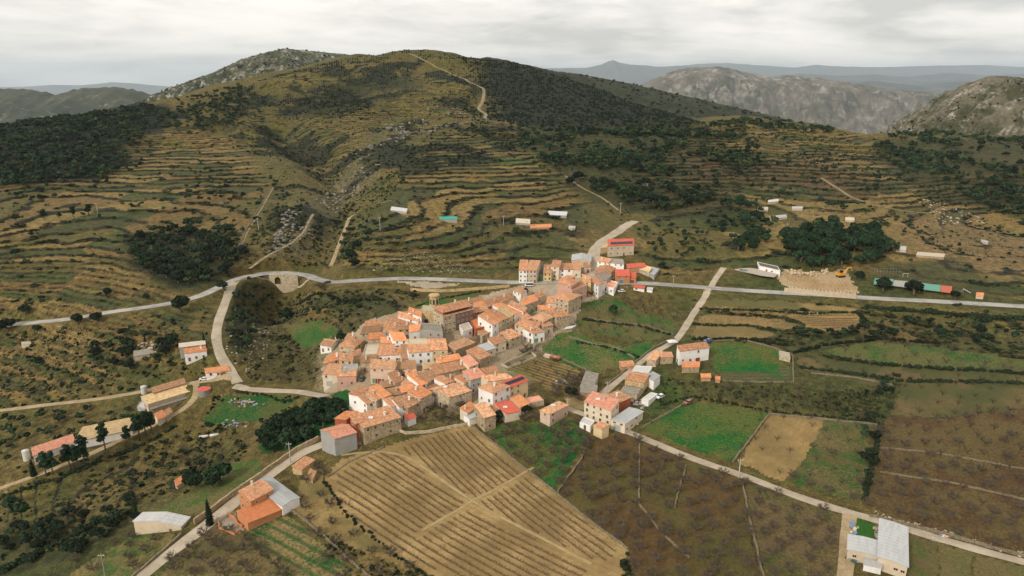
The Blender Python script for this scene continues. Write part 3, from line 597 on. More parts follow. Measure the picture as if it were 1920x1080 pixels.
def win_mesh(kind, w, h):
    k = (kind, w, h)
    if k in _WM: return _WM[k]
    m = MB(); fr = .13
    if kind == 'door' or kind.startswith('garage'):
        m.box(-w/2, w/2, 0, .05, 0, h, mi=1); m.box(-w/2-fr, -w/2, 0, .09, 0, h, mi=0); m.box(w/2, w/2+fr, 0, .09, 0, h, mi=0); m.box(-w/2-fr, w/2+fr, 0, .091, h, h+fr, mi=0)
        me = m.mesh(kind, ['frame_stone', 'door_wood' if kind == 'door' else kind])
    else:
        m.box(-w/2, w/2, 0, .03, 0, h, mi=1)
        m.box(-w/2-fr, -w/2, 0, .07, -.1, h, mi=0); m.box(w/2, w/2+fr, 0, .07, -.1, h, mi=0); m.box(-w/2-fr, w/2+fr, 0, .071, h, h+fr, mi=0); m.box(-w/2-.2, w/2+.2, 0, .16, -.18, -.1, mi=0)
        m.box(-.03, .03, .03, .05, 0, h, mi=0)
        me = m.mesh('window', [{'stone': 'frame_stone', 'white': 'frame_white', 'brown': 'frame_stone', 'green': 'frame_white'}[kind], {'stone': 'glass', 'white': 'glass', 'brown': 'shutter_brown', 'green': 'shutter_green'}[kind]])
    _WM[k] = me; return me
def plane_at(u, v, z):
    dx, dy, dz = dirs(u, v); y = (z - CAM_H) / (dz / dy); return Vector((y * dx / dy, y, z))
NB_H = [0]
FOOT = []; GEO = {}; S = 1 / UNIT; HS = .56
def chimney(parent, x, y, z, s=.55, h=1.2, wall='wall_cream'):
    m = MB(); m.box(-s/2, s/2, -s/2, s/2, -.8, h); m.box(-s/2-.1, s/2+.1, -s/2-.1, s/2+.1, h, h+.12); m.box(-s/2+.1, s/2-.1, -s/2+.1, s/2-.1, h+.12, h+.4, mi=1); m.box(-s/2-.08, s/2+.08, -s/2-.08, s/2+.08, h+.4, h+.5, mi=0)
    return ob('chimney', m.mesh('chimney', [wall, 'soot_and_shade']), parent, (x, y, z), 0, S)
def house(P1, P2, P3, h, typ, wall, roof, label, name='house', cat='house', win=.72, slope=.30, over=.35, win_kind=None, door=None, chim=None, below=2.5, group=None, nw=None, solar=None, skylight=0, mind=3.0):
    h *= HS; over *= S; mind *= S; below *= S
    NB_H[0] += 1; rnd = random.Random(NB_H[0] * 31 + 5)
    z0 = .5 * (rc(*P1, h).z + rc(*P2, h).z); A = plane_at(*P1, z0); B = plane_at(*P2, z0); e = (B - A); e.z = 0; e.normalize()
    if group == 'houses of the village': A = A - e * .22; B = B + e * .22
    ew = (B - A).length; nb = Vector((-e.y, e.x, 0))
    rise = 1.0
    for _ in range(6):
        zt = z0 + (rise if typ in ('shed', 'gable') else 0); Q = plane_at(*P3, zt) - B; Q.z = 0
        per = Q.dot(nb)
        if per < mind * (.5 if typ == 'gable' else 1): Q += nb * (mind * (.5 if typ == 'gable' else 1) - per); per = Q.dot(nb)
        if typ in ('shed', 'gable'): rise = .5 * rise + .5 * slope * per
    if group == 'houses of the village': Q = Q + Q.normalized() * .35; per = Q.dot(nb); rise = slope * per
    D_ = Q * (2 if typ == 'gable' else 1); C = B + D_; D = A + D_
    dep = D_.dot(nb)
    if typ == 'gablex': rise = slope * ew / 2
    if typ == 'hip': rise = slope * min(ew, dep) / 2
    if typ == 'flat': rise = 0
    base = min(gz(p.x, p.y) for p in (A, B, C, D)) - below
    org = (A + B + C + D) / 4; gzc = gz(org.x, org.y); org.z = min(gzc, z0 - 1)
    root = ob(name, None, loc=org); tag(root, label, cat, group)
    FOOT.append([(p.x, p.y) for p in (A, B, C, D)])
    Lc = lambda p, z: Vector((p.x - org.x, p.y - org.y, z - org.z))
    # walls
    m = MB(); zt = z0 - .12
    if typ == 'shed': tops = [zt, zt, zt + rise, zt + rise]
    else: tops = [zt] * 4
    m.add([Lc(p, base) for p in (A, B, C, D)] + [Lc(p, t) for p, t in zip((A, B, C, D), tops)], [(0,1,5,4),(1,2,6,5),(2,3,7,6),(3,0,4,7),(4,5,6,7)])
    if typ == 'gable':
        M1, M2 = (B + C) / 2, (A + D) / 2
        m.add([Lc(B, zt), Lc(C, zt), Lc(M1, zt + rise), Lc(A, zt), Lc(D, zt), Lc(M2, zt + rise)], [(0,1,2),(4,3,5)])
    if typ == 'gablex':
        M1, M2 = (A + B) / 2, (C + D) / 2
        m.add([Lc(A, zt), Lc(B, zt), Lc(M1, zt + rise), Lc(C, zt), Lc(D, zt), Lc(M2, zt + rise)], [(0,1,2),(3,4,5)])
    par = .5 * S if typ == 'flat' and name == 'house' else .18
    if typ == 'flat':
        q = [A, B, C, D]
        for i in range(4):
            p, s = q[i], q[(i + 1) % 4]; d = (s - p).normalized(); nn = Vector((d.y, -d.x, 0)); w = .25 * S
            m.slab([Lc(p + nn * .02 - d * .02, z0 + par), Lc(s + nn * .02 + d * .02, z0 + par), Lc(s - nn * w + d * .02, z0 + par), Lc(p - nn * w - d * .02, z0 + par)], par + .1)
    ob('wall', m.mesh('wall', ['wall_' + wall] if 'wall_' + wall in MATS else [wall]), root)
    # roof
    m = MB(); dl = D_.normalized(); o = over; th = .16 * S; zo = z0 - o * slope
    if typ == 'shed':
        k = rise / max(dep, .1)
        m.slab([Lc(A - e * o * .6 - dl * o, z0 - o * k), Lc(B + e * o * .6 - dl * o, z0 - o * k), Lc(C + e * o * .6 + dl * .15, z0 + rise + .15 * k), Lc(D - e * o * .6 + dl * .15, z0 + rise + .15 * k)], th)
    elif typ == 'gable':
        k = rise / max(dep / 2, .1); zl = z0 - o * k; M1, M2 = (B + C) / 2 + e * o * .6, (A + D) / 2 - e * o * .6
        m.slab([Lc(A - e * o * .6 - dl * o, zl), Lc(B + e * o * .6 - dl * o, zl), Lc(M1, z0 + rise), Lc(M2, z0 + rise)], th)
        m.slab([Lc(M2, z0 + rise), Lc(M1, z0 + rise), Lc(C + e * o * .6 + dl * o, zl), Lc(D - e * o * .6 + dl * o, zl)], th)
    elif typ == 'gablex':
        k = rise / max(ew / 2, .1); zl = z0 - o * k; M1, M2 = (A + B) / 2 - dl * o * .6, (C + D) / 2 + dl * o * .6
        m.slab([Lc(A - e * o - dl * o * .6, zl), Lc(M1, z0 + rise), Lc(M2, z0 + rise), Lc(D - e * o + dl * o * .6, zl)], th)
        m.slab([Lc(M1, z0 + rise), Lc(B + e * o - dl * o * .6, zl), Lc(C + e * o + dl * o * .6, zl), Lc(M2, z0 + rise)], th)
    elif typ == 'hip':
        zl = z0 - o * slope; c4 = [A - e * o - dl * o, B + e * o - dl * o, C + e * o + dl * o, D - e * o + dl * o]
        if ew >= dep: i1, i2 = (A + D) / 2 + e * dep * .5, (B + C) / 2 - e * dep * .5
        else: i1, i2 = (A + B) / 2 + dl * ew * .5, (C + D) / 2 - dl * ew * .5
        zr = z0 + rise; c4 = [Lc(p, zl) for p in c4]; i1 = Lc(i1, zr); i2 = Lc(i2, zr)
        vv = c4 + [i1, i2] + [p - Vector((0, 0, th)) for p in c4]
        f = [(0,1,5,4),(1,2,5),(2,3,4,5),(3,0,4)] if ew >= dep else [(0,1,4),(1,2,5,4),(2,3,5),(3,0,4,5)]
        m.add(vv, f + [(0,6,7,1),(1,7,8,2),(2,8,9,3),(3,9,6,0)] + [(9,8,7,6)])
    else:
        m.slab([Lc(A + e * .2 + dl * .2, z0 + .06), Lc(B - e * .2 + dl * .2, z0 + .06), Lc(C - e * .2 - dl * .2, z0 + .06), Lc(D + e * .2 - dl * .2, z0 + .06)], .1)
    me = m.mesh('roof', ['roof_' + roof]); roof_uv(me, e); ro = ob('roof', me, root)
    # ridge cap and chimney
    def on_roof(s, t):   # s along AB 0..1, t from eave to back 0..1 -> local point
        p = A + e * ew * s + D_ * t
        if typ == 'shed': z = z0 + rise * t
        elif typ == 'gable': z = z0 + rise * (1 - abs(2 * t - 1))
        elif typ == 'gablex': z = z0 + rise * (1 - abs(2 * s - 1))
        elif typ == 'hip': z = z0 + slope * min(s * ew, (1 - s) * ew, t * dep, (1 - t) * dep)
        else: z = z0
        return Lc(p, z)
    tiled = roof in ('tile', 'orange', 'brown', 'pale', 'pink')
    if typ in ('gable', 'gablex') and tiled:
        mm = MB(); a_, b_ = (on_roof(-.02, .5), on_roof(1.02, .5)) if typ == 'gable' else (on_roof(.5, -.02), on_roof(.5, 1.02)); mm.tube([a_, b_], .16, 6); ob('ridge_cap', mm.mesh('ridge_cap', ['roof_pale']), ro)
    if chim is None: chim = 1 if (tiled and name == 'house' and ew > 3 and rnd.random() < .62) else 0
    for i in range(chim):
        p = on_roof(rnd.uniform(.15, .85), rnd.uniform(.35, .8)); chimney(ro, p.x, p.y, p.z, rnd.uniform(.5, .75), rnd.uniform(.8, 1.3), rnd.choice(['wall_cream', 'wall_white', 'wall_salmon']))
    if tiled and name == 'house' and rnd.random() < .3:
        p = on_roof(rnd.uniform(.1, .9), rnd.uniform(.4, .75)); mm = MB(); mm.tube([(0,0,-.3),(0,0,2.4)], .035, 4); mm.tube([(-.6,0,2.2),(.6,0,2.2)], .03, 4)
        for q in range(4): mm.tube([(-.5 + .33 * q, -.3, 2.2), (-.5 + .33 * q, .3, 2.2)], .02, 3)
        ob('antenna', mm.mesh('antenna', ['metal_grey']), ro, p, rnd.uniform(0, 3), S)
    if skylight:
        for i in range(skylight):
            p = on_roof(.35 + .3 * i, .5); mm = MB(); mm.box(-.9, .9, -.7, .7, .0, .35); ob('skylight', mm.mesh('skylight', ['frame_white']), ro, p, 0, S)
    if solar:
        s0, s1, t0, t1, ns_, nt_ = solar
        for i in range(ns_):
            for j in range(nt_):
                q = [on_roof(s0 + (s1 - s0) * (i + a) / ns_, t0 + (t1 - t0) * (j + b_) / nt_) + Vector((0, 0, .14)) for a, b_ in ((.04, .04), (.96, .04), (.96, .96), (.04, .96))]
                mm = MB(); mm.slab(q, .05); ob('solar_panel', mm.mesh('solar_panel', ['solar']), ro)
    GEO[root.name] = (A, B, C, D, z0, org, e, nb, ew, dep, ro)
    # windows on the walls that face the valley
    wk = win_kind or rnd.choice(['stone', 'stone', 'white', 'brown']); cams = Vector((0, 0, CAM_H))
    for wi, (p, q) in enumerate(((A, B), (B, C), (D, A))):
        d = q - p; d.z = 0; lw = d.length
        if lw < 2.0: continue
        d.normalize(); nn = Vector((d.y, -d.x, 0)); mid = (p + q) / 2
        if nn.dot(cams - mid) <= 2: continue
        rot = math.atan2(nn.y, nn.x) - math.pi / 2; rot = math.atan2(d.y, d.x) + math.pi
        nfl = max(1, int(round((h - .2) / (2.75 * S)))); ncol = max(1, int(lw / (2.9 * S)))
        if nw and wi == 0: ncol, nfl = nw
        for fl in range(nfl):
            for ci in range(ncol):
                if rnd.random() > win * (1 if wi == 0 else .75): continue
                s = (ci + .5) / ncol + rnd.uniform(-.06, .06) / ncol; zc = z0 - (h - .12) * (1 - (fl + .40) / nfl)
                if fl == 0 and rnd.random() < .3:
                    kind, w, hh = ('garage_' + rnd.choice(['grey', 'red', 'green']), 2.2, 2.1) if lw / ncol > 3.2 * S and rnd.random() < .3 else ('door', 1.0, 2.0); zc = z0 - h + .1
                else:
                    kind = wk; w, hh = rnd.choice([(.8, 1.1), (.9, 1.3), (.7, .9)])
                    if name != 'house': w, hh = 1.0, .7; kind = 'stone'
                if zc + hh * S > z0 - .12: continue
                pp = p + d * lw * s + nn * .01
                o_ = ob('door' if kind == 'door' else 'garage_door' if kind.startswith('garage') else 'window', win_mesh(kind, w, hh), root, Lc(pp, zc), 0, S); o_.rotation_euler = (0, 0, rot)
    if door:
        kind, s, w, hh = door; d = (B - A).normalized(); nn = Vector((d.y, -d.x, 0)); pp = A + d * ew * s + nn * .012
        o_ = ob('garage_door', win_mesh(kind, w, hh), root, Lc(pp, z0 - h + .05), 0, S); o_.rotation_euler = (0, 0, math.atan2(d.y, d.x) + math.pi)
    return root
# ------------------------------------------------------------------ the village, house by house
H = house
G1 = 'houses of the village'
def V(*a, **k): k.setdefault('group', G1); return H(*a, **k)
# west edge
V((601,646),(620,650),(628,641),5,'gable','white','brown','small white house alone at the western tip of the village')
V((647,635),(660,638),(667,629),8,'shed','stone','tile','small tiled house behind the stone corner house on the west edge')
V((637,647),(663,652),(681,638),8,'hip','stone','tile','stone corner house with a row of windows along the sloping street')
V((609,681),(636,673),(644,659),7,'shed','cream','orange','cream house with a plain orange roof on the west edge')
V((637,675),(660,677),(662,665),6.5,'shed','beige','brown','beige house with a dark brown roof beside the narrow west street')
V((606,701),(632,702),(643,684),7.5,'shed','cream','tile','tall cream house with a garage beside the pink house', door=('garage_grey',.4,2.6,2.4))
V((640,697),(669,693),(671,684),7,'flat','beige','metal','low house with a pale metal terrace roof above the pink house', chim=0)
V((633,705),(666,704),(668,694),6.3,'shed','pink','tile','pink house with small square windows at the western lane end')
V((677,679),(705,677),(706,667),6,'shed','stone','brown','stone house with a brown roof above the salmon house')
V((682,667),(708,665),(713,646),5,'flat','beige','terrace','house with a wide bare concrete terrace roof', chim=0)
V((695,690),(739,691),(742,676),9,'shed','salmon','pale','tall salmon house with a maroon garage door', door=('garage_red',.3,2.4,2.2), nw=(3,3))
V((747,691),(779,691),(779,677),6,'shed','stone','brown','square stone house with a brown roof beside the salmon house')
V((708,666),(735,665),(740,646),5,'shed','white','tile','white house with a broad mottled roof below the bare terrace')
V((734,665),(754,664),(752,652),5,'shed','white','tile','small white house with a green door below the bare terrace', door=('garage_green',.8,1.3,2.1))
V((754,672),(767,672),(767,647),4.5,'shed','stone','brown','narrow stone house with a long brown roof between two white houses')
V((768,661),(809,658),(806,645),8.5,'shed','white','tile','broad white house with scattered small windows in the village centre')
V((807,656),(838,655),(835,636),8.5,'shed','ochre','tile','ochre house with four tall brown shuttered windows', win_kind='brown', nw=(2,2), win=1)
V((839,660),(853,656),(846,641),5,'shed','white','brown','small white house wedged beside the ochre shuttered house')
V((855,655),(890,642),(876,634),6,'shed','brown_stone','pale','stone house with a big pale orange roof beside the retaining wall', win=.2)
V((767,646),(801,645),(800,637),9,'flat','ochre','terrace','tall ochre house with a flat roof behind the broad white house', chim=0)
V((768,622),(786,619),(788,608),9,'shed','white','orange','narrow tall white house with a bright orange roof near the church', win=.3)
V((788,621),(829,624),(826,610),8,'flat','grey','grey','bare grey flat-topped house in front of the town hall', chim=0)
V((685,611),(714,608),(716,600),4.5,'shed','white','tile','low white house at the upper end of the west row')
V((677,626),(711,625),(717,612),5.5,'shed','stone','brown','stone house with a wide brown roof on the northwest side')
V((719,622),(747,623),(750,606),7,'shed','grey','brown','grey house with a row of small windows under its brown roof')
V((747,618),(768,616),(766,604),6.5,'shed','stone','brown','stone house with a patched brown roof left of the narrow white tower house')
V((690,636),(715,634),(719,624),6,'shed','stone','orange','stone house with a clean orange roof and one window')
V((715,642),(738,642),(739,633),4.5,'shed','salmon','orange','low salmon house with a bright orange roof')
V((739,638),(763,639),(756,624),6,'shed','white','orange','white house with a clean orange roof in the upper village')
V((724,605),(778,612),(781,603),4.5,'shed','white','tile','lowest of the three stepped white houses beside the church')
V((747,593),(785,602),(787,594),6.5,'shed','white','tile','middle of the three stepped white houses beside the church')
V((766,585),(789,594),(790,586),8.5,'shed','white','orange','highest of the three stepped white houses beside the church')
# behind the town hall
V((863,573),(905,563),(903,556),5,'shed','cream','tile','long low house with a tiled roof behind the town hall')
V((916,575),(942,566),(935,556),6.5,'shed','stone','tile','stone house with a broad roof right of the town hall')
V((939,567),(963,558),(958,549),6.5,'shed','cream','tile','cream house left of the white tower house by the road')
V((888,586),(915,581),(912,573),9,'shed','mauve','tile','narrow tiled house adjoining the dark end of the town hall')
V((963,544),(976,549),(987,545),9.5,'hip','white','tile','white tower-like house standing by the main road bend')
V((985,571),(1009,562),(1001,553),7.5,'shed','stone','orange','stone house with an orange roof beside the village square')
V((965,589),(980,585),(942,568),8.5,'shed','white','orange','long white house with a narrow orange roof strip', win=.4)
V((981,584),(987,577),(961,564),8.5,'shed','white','tile','narrow white house with a tall white end wall beside the square')
V((955,594),(965,588),(946,574),9,'shed','ochre','tan','house with a yellowish roof and an ochre flank')
V((941,600),(955,595),(926,579),9,'shed','stone','tile','tall stone house in the terraced row above the gardens')
V((934,604),(941,600),(916,583),10,'shed','ochre','orange','slender ochre house with a bright orange roof in the row')
V((924,609),(934,604),(909,587),11.5,'shed','white','tile','slender white house with one column of three dark windows', nw=(1,3), win=1)
V((893,618),(911,613),(898,592),7,'flat','red','terracotta','unfinished red-walled house with an open terrace', chim=0)
V((957,635),(976,628),(960,617),6.5,'shed','stone','tile','stone house with a tiled roof above the leafless thicket')
V((927,646),(948,639),(938,628),6,'shed','cream','tile','cream house with a tiled roof left of the leafless thicket')
V((901,673),(919,665),(896,650),6.5,'shed','brown_stone','tile','stone house with a steep tiled roof near the long trough', win=.3)
V((912,657),(928,652),(915,643),5,'shed','cream','metal','cream house with a pale grey roof panel', slope=.15)
V((966,608),(1000,617),(1014,606),6.5,'hip','cream','tile','cream house with a long blank wall above the green meadow', win=.4)
V((1000,625),(1020,621),(1004,612),6.5,'shed','white','tile','white-fronted house on the meadow edge')
V((996,595),(1018,602),(1041,592),7,'hip','stone','pale','stone house with a pale hipped roof in the east row')
V((1045,594),(1069,591),(1053,580),7.5,'shed','brown_stone','tile','brown stone house at the eastern corner above the meadow')
V((1014,580),(1040,581),(1036,574),4,'shed','stone','orange','low outbuilding with an orange roof on the square')
V((1026,567),(1057,569),(1059,559),5.5,'shed','cream','orange','cream house with a vivid orange lean-to roof by the square', win=.3)
V((1033,557),(1065,564),(1089,553),9,'hip','stone','tile','large stone house with a broad hipped roof beside the square')
V((1046,528),(1070,536),(1085,527),11,'hip','pink','tile','tall dusty pink house on the east side of the village')
V((1073,546),(1100,536),(1091,527),9,'flat','pink','tile','pink house with a tiled terrace and rows of windows', nw=(4,3), chim=0)
V((1095,527),(1107,529),(1105,517),10,'shed','yellow','tile','narrow pale yellow house beside the pink houses', win=.8)
V((1104,525),(1122,534),(1134,528),9,'hip','white','tile','off-white house with a hipped roof at the eastern end')
V((1132,537),(1150,542),(1158,531),4.5,'flat','white','pink','low white house with a small pink terrace at the eastern end', chim=0)
V((1049,524),(1062,526),(1078,518),8,'hip','cream','orange','cream house with an orange hipped roof at the road corner')
# north of the road
V((974,507),(987,507),(990,488),10,'shed','white','tile','white three-storey house at the left end of the roadside row', nw=(2,3), win=1)
V((987,506.5),(1005,507),(1013,489),10,'shed','beige','tile','beige three-storey house with two rows of windows in the roadside row', nw=(3,3), win=1)
V((1003,513),(1018,514),(1023,498),5,'shed','green','dark','low house with a green garage door in the roadside row', win=0, door=('garage_green',.5,3.0,2.8))
V((1020,512),(1033,512),(1035,497),6.5,'shed','yellow','brown','small house with a yellow front in the roadside row', nw=(2,2), win=1)
V((1034,499),(1047,500),(1052,489),10,'shed','cream','tile','narrow tall cream house in the roadside row', nw=(1,3), win=1)
V((1049,505),(1073,505),(1072,494),6.5,'shed','white','tile','white house with a horizontal window band in the roadside row')
V((1073,505),(1088,505),(1090,492),6.5,'shed','cream','tile','cream house at the right end of the roadside row')
V((1096,501),(1107,500),(1107,492),5,'shed','cream','tile','small house with a red door on the upper street', door=('garage_red',.6,1.8,2.2))
H((1072,488),(1108,489),(1108,478),5.5,'gablex','beige','metal','pale warehouse with a low grey metal gable roof by the upper street', name='warehouse', cat='warehouse', slope=.2, win=.4)
H((1140,461),(1189,459),(1188,447),9,'shed','beige','red','large beige farm building with solar panels on its red roof', name='farm_building', cat='farm building', win=.9, nw=(4,2), solar=(.1,.95,.15,.55,12,1), slope=.25)
H((1126,465),(1140,463),(1149,455),5,'shed','ochre','tan','tan-roofed annex at the left of the large red-roofed farm building', name='annex', cat='annex', win=0)
V((1121,489),(1140,493),(1146,486),6,'shed','white','tile','white house with an orange corner roof above the barn')
V((1140,492),(1169,495),(1168,487),6.5,'shed','white','grey','long white house with a thin grey roof on the upper street', slope=.15)
H((1115,508),(1146,510),(1155,500),4.5,'gablex','brick','tile','brick barn with a low gabled tile roof', name='barn', cat='barn', win=.1, slope=.35)
H((1113,522),(1138,525),(1147,515),4.5,'shed','concrete_grey','grey','grey flat-roofed shed beside the main road', name='shed', cat='shed', win=0, slope=.06)
V((1156,517),(1180,517),(1179,506),6,'shed','orange','red','red house with a blue garage door by the main road', door=('garage_blue',.4,2.6,2.4))
V((1180,520),(1192,520),(1192,511),4.5,'shed','orange','red','lower red annex beside the red house by the main road', door=('garage_red',.5,2.2,2.0), win=.2)
H((1178,502),(1212,500),(1208,493),4.5,'shed','brick','red','low farm shed with a faded red roof', name='shed', cat='shed', win=.2)
H((1197,504),(1217,509),(1222,501),3.5,'shed','stone','tan','small tan-roofed shed behind the red houses', name='shed', cat='shed', win=.1)
H((1214,511),(1227,515),(1236,504),3.2,'shed','concrete_grey','metal','open shelter with a tilted pale metal roof', name='shelter', cat='shelter', win=0, slope=.1)
H((1188,539),(1208,541),(1209,536),2.4,'shed','white','red','little red and white garden shed below the main road', name='garden_shed', cat='shed', win=.3, mind=2)
H((1213,542),(1223,543),(1224,540),2.4,'shed','white','metal','little pale hut at the edge of the roadside garden', name='garden_hut', cat='hut', win=0, mind=2)
# south-west block
V((655,738),(673,742),(690,728),9,'shed','white','tile','big white house with a blank wall facing the green bank', win=.35)
V((689,757),(703,752),(688,737),6.5,'shed','white','tile','white lower wing of the big white house', win=.5)
V((706,750),(718,743),(701,728),8,'shed','stone','tile','stone house squeezed between white wing and orange roof')
V((719,745),(732,739),(709,721),8,'shed','cream','orange','cream house with a long bright orange roof in the southwest block')
V((733,741),(752,738),(747,727),5.5,'shed','stone','brown','stone house with a worn brown roof in the southwest block')
V((755,735),(778,731),(775,724),6,'shed','ochre','orange','ochre house half hidden behind the southwest roofs')
V((735,762),(751,758),(738,745),7,'shed','white','tile','left of the two white gabled houses behind the walled garden')
V((750,762),(765,758),(753,743),8,'shed','white','tile','right of the two white gabled houses behind the walled garden')
V((766,763),(788,752),(768,738),8,'shed','brown_stone','brown','dark stone house with a worn brown roof by the walled garden')
V((789,746),(809,736),(788,723),9,'shed','stone','orange','stone house with a vivid orange roof above the walled garden')
V((812,741),(835,729),(821,718),4.5,'shed','white','brown','low white house with a dark brown roof above the walled garden')
V((843,744),(883,732),(864,719),8,'gable','stone','pale','large stone house with orange and pale roof above the walled garden', win=.5, skylight=1)
V((684,801),(750,782),(729,762),8.5,'shed','brown_stone','tile','long stone house with a mottled roof along the vineyard edge', win=.8, skylight=1, slope=.26)
V((667,794),(683,789),(676,775),9.5,'shed','red','tile','red-walled house front with two small windows beside the long stone house', win=1, nw=(1,2), win_kind='white')
V((629,784),(648,786),(668,774),9.5,'shed','red','orange','red-walled block with a plain orange roof behind the grey barn', win=0, chim=0)
H((627,822),(668,810),(654,796),9,'gable','concrete_grey','pink','large grey rendered barn at the end of the village lane', name='barn', cat='barn', win=0, slope=.3)
H((765,787),(780,781),(773,772),4.0,'shed','white','red','small white outbuilding with a dark red roof by the walled garden', name='outbuilding', cat='outbuilding', win=.3)
# south-east block
V((822,701),(880,688),(866,673),6,'shed','stone','tile','long stone house with a wide mottled roof in the village middle')
V((824,680),(864,672),(860,664),7,'shed','cream','orange','cream house with a smooth orange roof in the village middle')
V((881,687),(896,681),(881,666),7,'shed','cream','pink','cream house with a pinkish roof near the long trough')
V((790,722),(800,718),(777,698),6.5,'shed','white','orange','white-gabled house with an orange strip roof in the village middle')
V((803,715),(827,704),(809,694),6,'shed','stone','brown','stone house with a brown roof below the long mottled roof')
V((760,723),(790,723),(773,709),5,'shed','salmon','pale','salmon house with a pale roof below the steep-roofed cream house', chim=1)
V((741,718),(757,712),(746,695),6,'shed','cream','tile','cream house with a steep roof right of the salmon house')
V((836,719),(848,714),(830,704),6.5,'shed','white','tile','white-gabled house with a tiled roof in the southeast block')
V((850,716),(868,709),(853,703),5.5,'shed','stone','brown','stone house with a dark roof in the southeast block')
V((872,717),(883,712),(867,702),6.5,'shed','cream','orange','cream house with an orange strip roof in the southeast block')
V((884,711),(909,704),(896,690),9,'shed','grey','pink','grey house with two rows of large windows', nw=(3,3), win=1, win_kind='white')
V((905,706),(940,701),(930,688),7,'shed','stone','tile','stone house with a tiled roof beside the vegetable plot')
V((915,714),(962,709),(951,701),8.5,'shed','cream','pale','cream house with a pale roof behind the solar-panel house')
V((898,726),(923,736),(955,724),11.5,'hip','white','tile','tall white house with a hipped roof left of the solar panels', win=.55, win_kind='brown')
V((955,726),(989,713),(979,704),9.5,'shed','ochre','red','ochre house with a row of solar panels on its red roof', solar=(.02,.95,.28,.72,6,2), win=.6)
V((949,775),(975,770),(957,752),5,'shed','cream','red','cream house with a flat-looking red sheet roof and skylight', skylight=1, win=0)
V((976,762),(992,756),(976,741),5,'shed','cream','orange','small house with an orange roof right of the red sheet roof', win=.3)
V((910,782),(928,777),(911,755),8,'shed','brown_stone','pale','tall narrow stone house at the southern corner of the village', win=.2)
V((877,773),(894,762),(883,754),5,'shed','cream','orange','small cream house with an orange roof by the walled garden gate', win=.3)
H((880,785),(904,776),(893,767),4,'shed','white','metal','carport with a pale grey sheet roof', name='carport', cat='carport', win=0, slope=.12)
V((926,773),(940,766),(931,757),5,'shed','stone','tile','small stone house hidden behind bushes near the red sheet roof', win=.2)
V((1014,769),(1030,775),(1064,759),7,'hip','salmon','pale','detached salmon house with a pale roof above the green orchard', win=.45, skylight=1)
H((985,758),(1020,751),(1010,742),2.8,'flat','stone','pink','low walled shelter roofed with pink tiles', name='yard_shelter', cat='shelter', win=0)
# east farm
V((1097,753),(1145,769),(1160,751),9.5,'shed','cream','pink','big cream house with a wide red-orange roof by the field lane', nw=(4,3), win=.85, skylight=1, slope=.22)
H((1146,786),(1172,794),(1206,771),5.5,'gablex','cream','metal','cream garage building with a ribbed grey metal roof', name='garage', cat='garage', win=.5, slope=.08, door=('garage_grey',.45,2.8,2.6))
H((1087,792),(1107,800),(1115,790),3,'flat','white','white','small white flat-roofed hut in front of the big cream house', name='hut', cat='hut', win=.3)
H((1113,798),(1129,804),(1142,796),5.5,'shed','ochre','tile','small square stone tower-shed with a tiled roof by the field lane', name='shed', cat='shed', win=.1)
V((1163,753),(1182,745),(1161,733),5.5,'shed','red','pale','low house with a red side wall behind the big cream house', win=.2)
H((1163,734),(1194,739),(1201,729),4,'gable','stone','grey','old barn with a grey tiled gable roof', name='barn', cat='barn', win=0)
H((1203,749),(1216,752),(1233,739),3.2,'flat','white','white','white flat-roofed shed beside the parked junk', name='shed', cat='shed', win=.2)
H((1172,711),(1208,717),(1216,704),5.5,'gable','golden_stone','tile','golden stone barn with a tiled roof on the farm lane', name='barn', cat='barn', win=.1)
H((1212,706),(1226,714),(1238,704),5.5,'shed','white','metal','white shed with a grey metal roof behind the golden barn', name='shed', cat='shed', win=0, slope=.08)
H((1185,696),(1217,698),(1223,688),3,'flat','white','white','low white canopy roof over the farm lane', name='canopy', cat='canopy', win=0)
V((1276,658),(1329,651),(1325,642),8.5,'shed','white','tile','big white farmhouse with a tiled roof among lawns', win=.55, nw=(4,2))
H((1213,673),(1230,675),(1243,659),4.5,'shed','stone','pale','stone farm wing with a pale roof beside the white farmhouse', name='farm_wing', cat='farm building', win=.1)
H((1239,669),(1262,669),(1259,660),4.5,'shed','brown_stone','tile','open-fronted stone wing left of the white farmhouse', name='farm_wing', cat='farm building', win=.2)
H((1279,688),(1311,688),(1312,678),3.6,'shed','brown_stone','orange','orange-roofed porch in front of the white farmhouse', name='porch', cat='porch', win=.1, slope=.2)
H((1315,707),(1333,707),(1333,702),2.6,'shed','brick','orange','little orange garden shed below the farmhouse lawn', name='garden_shed', cat='shed', win=.2, mind=2.2)
H((1342,711),(1350,712),(1350,706),2,'shed','brick','orange','tiny orange hutch beside the little orange garden shed', name='hutch', cat='hutch', win=0, mind=1.5)
H((1165,687),(1190,685),(1186,676),2.6,'shed','brick','tile','small brick hut at the edge of the meadow', name='hut', cat='hut', win=0)
H((1088,724),(1112,728),(1122,700),3.2,'shed','stone','grey','old shed with a sloping grey roof beside bare trees', name='shed', cat='shed', win=0, slope=.25)
H((1088,735),(1118,737),(1120,722),3.5,'shed','brick','grey','brick shed with a grey roof behind the big cream house', name='shed', cat='shed', win=0, slope=.2)
H((1462,668),(1482,672),(1480,662),2.4,'flat','stone','terrace','walled poultry pen with a concrete floor', name='pen', cat='pen', win=0, mind=3)
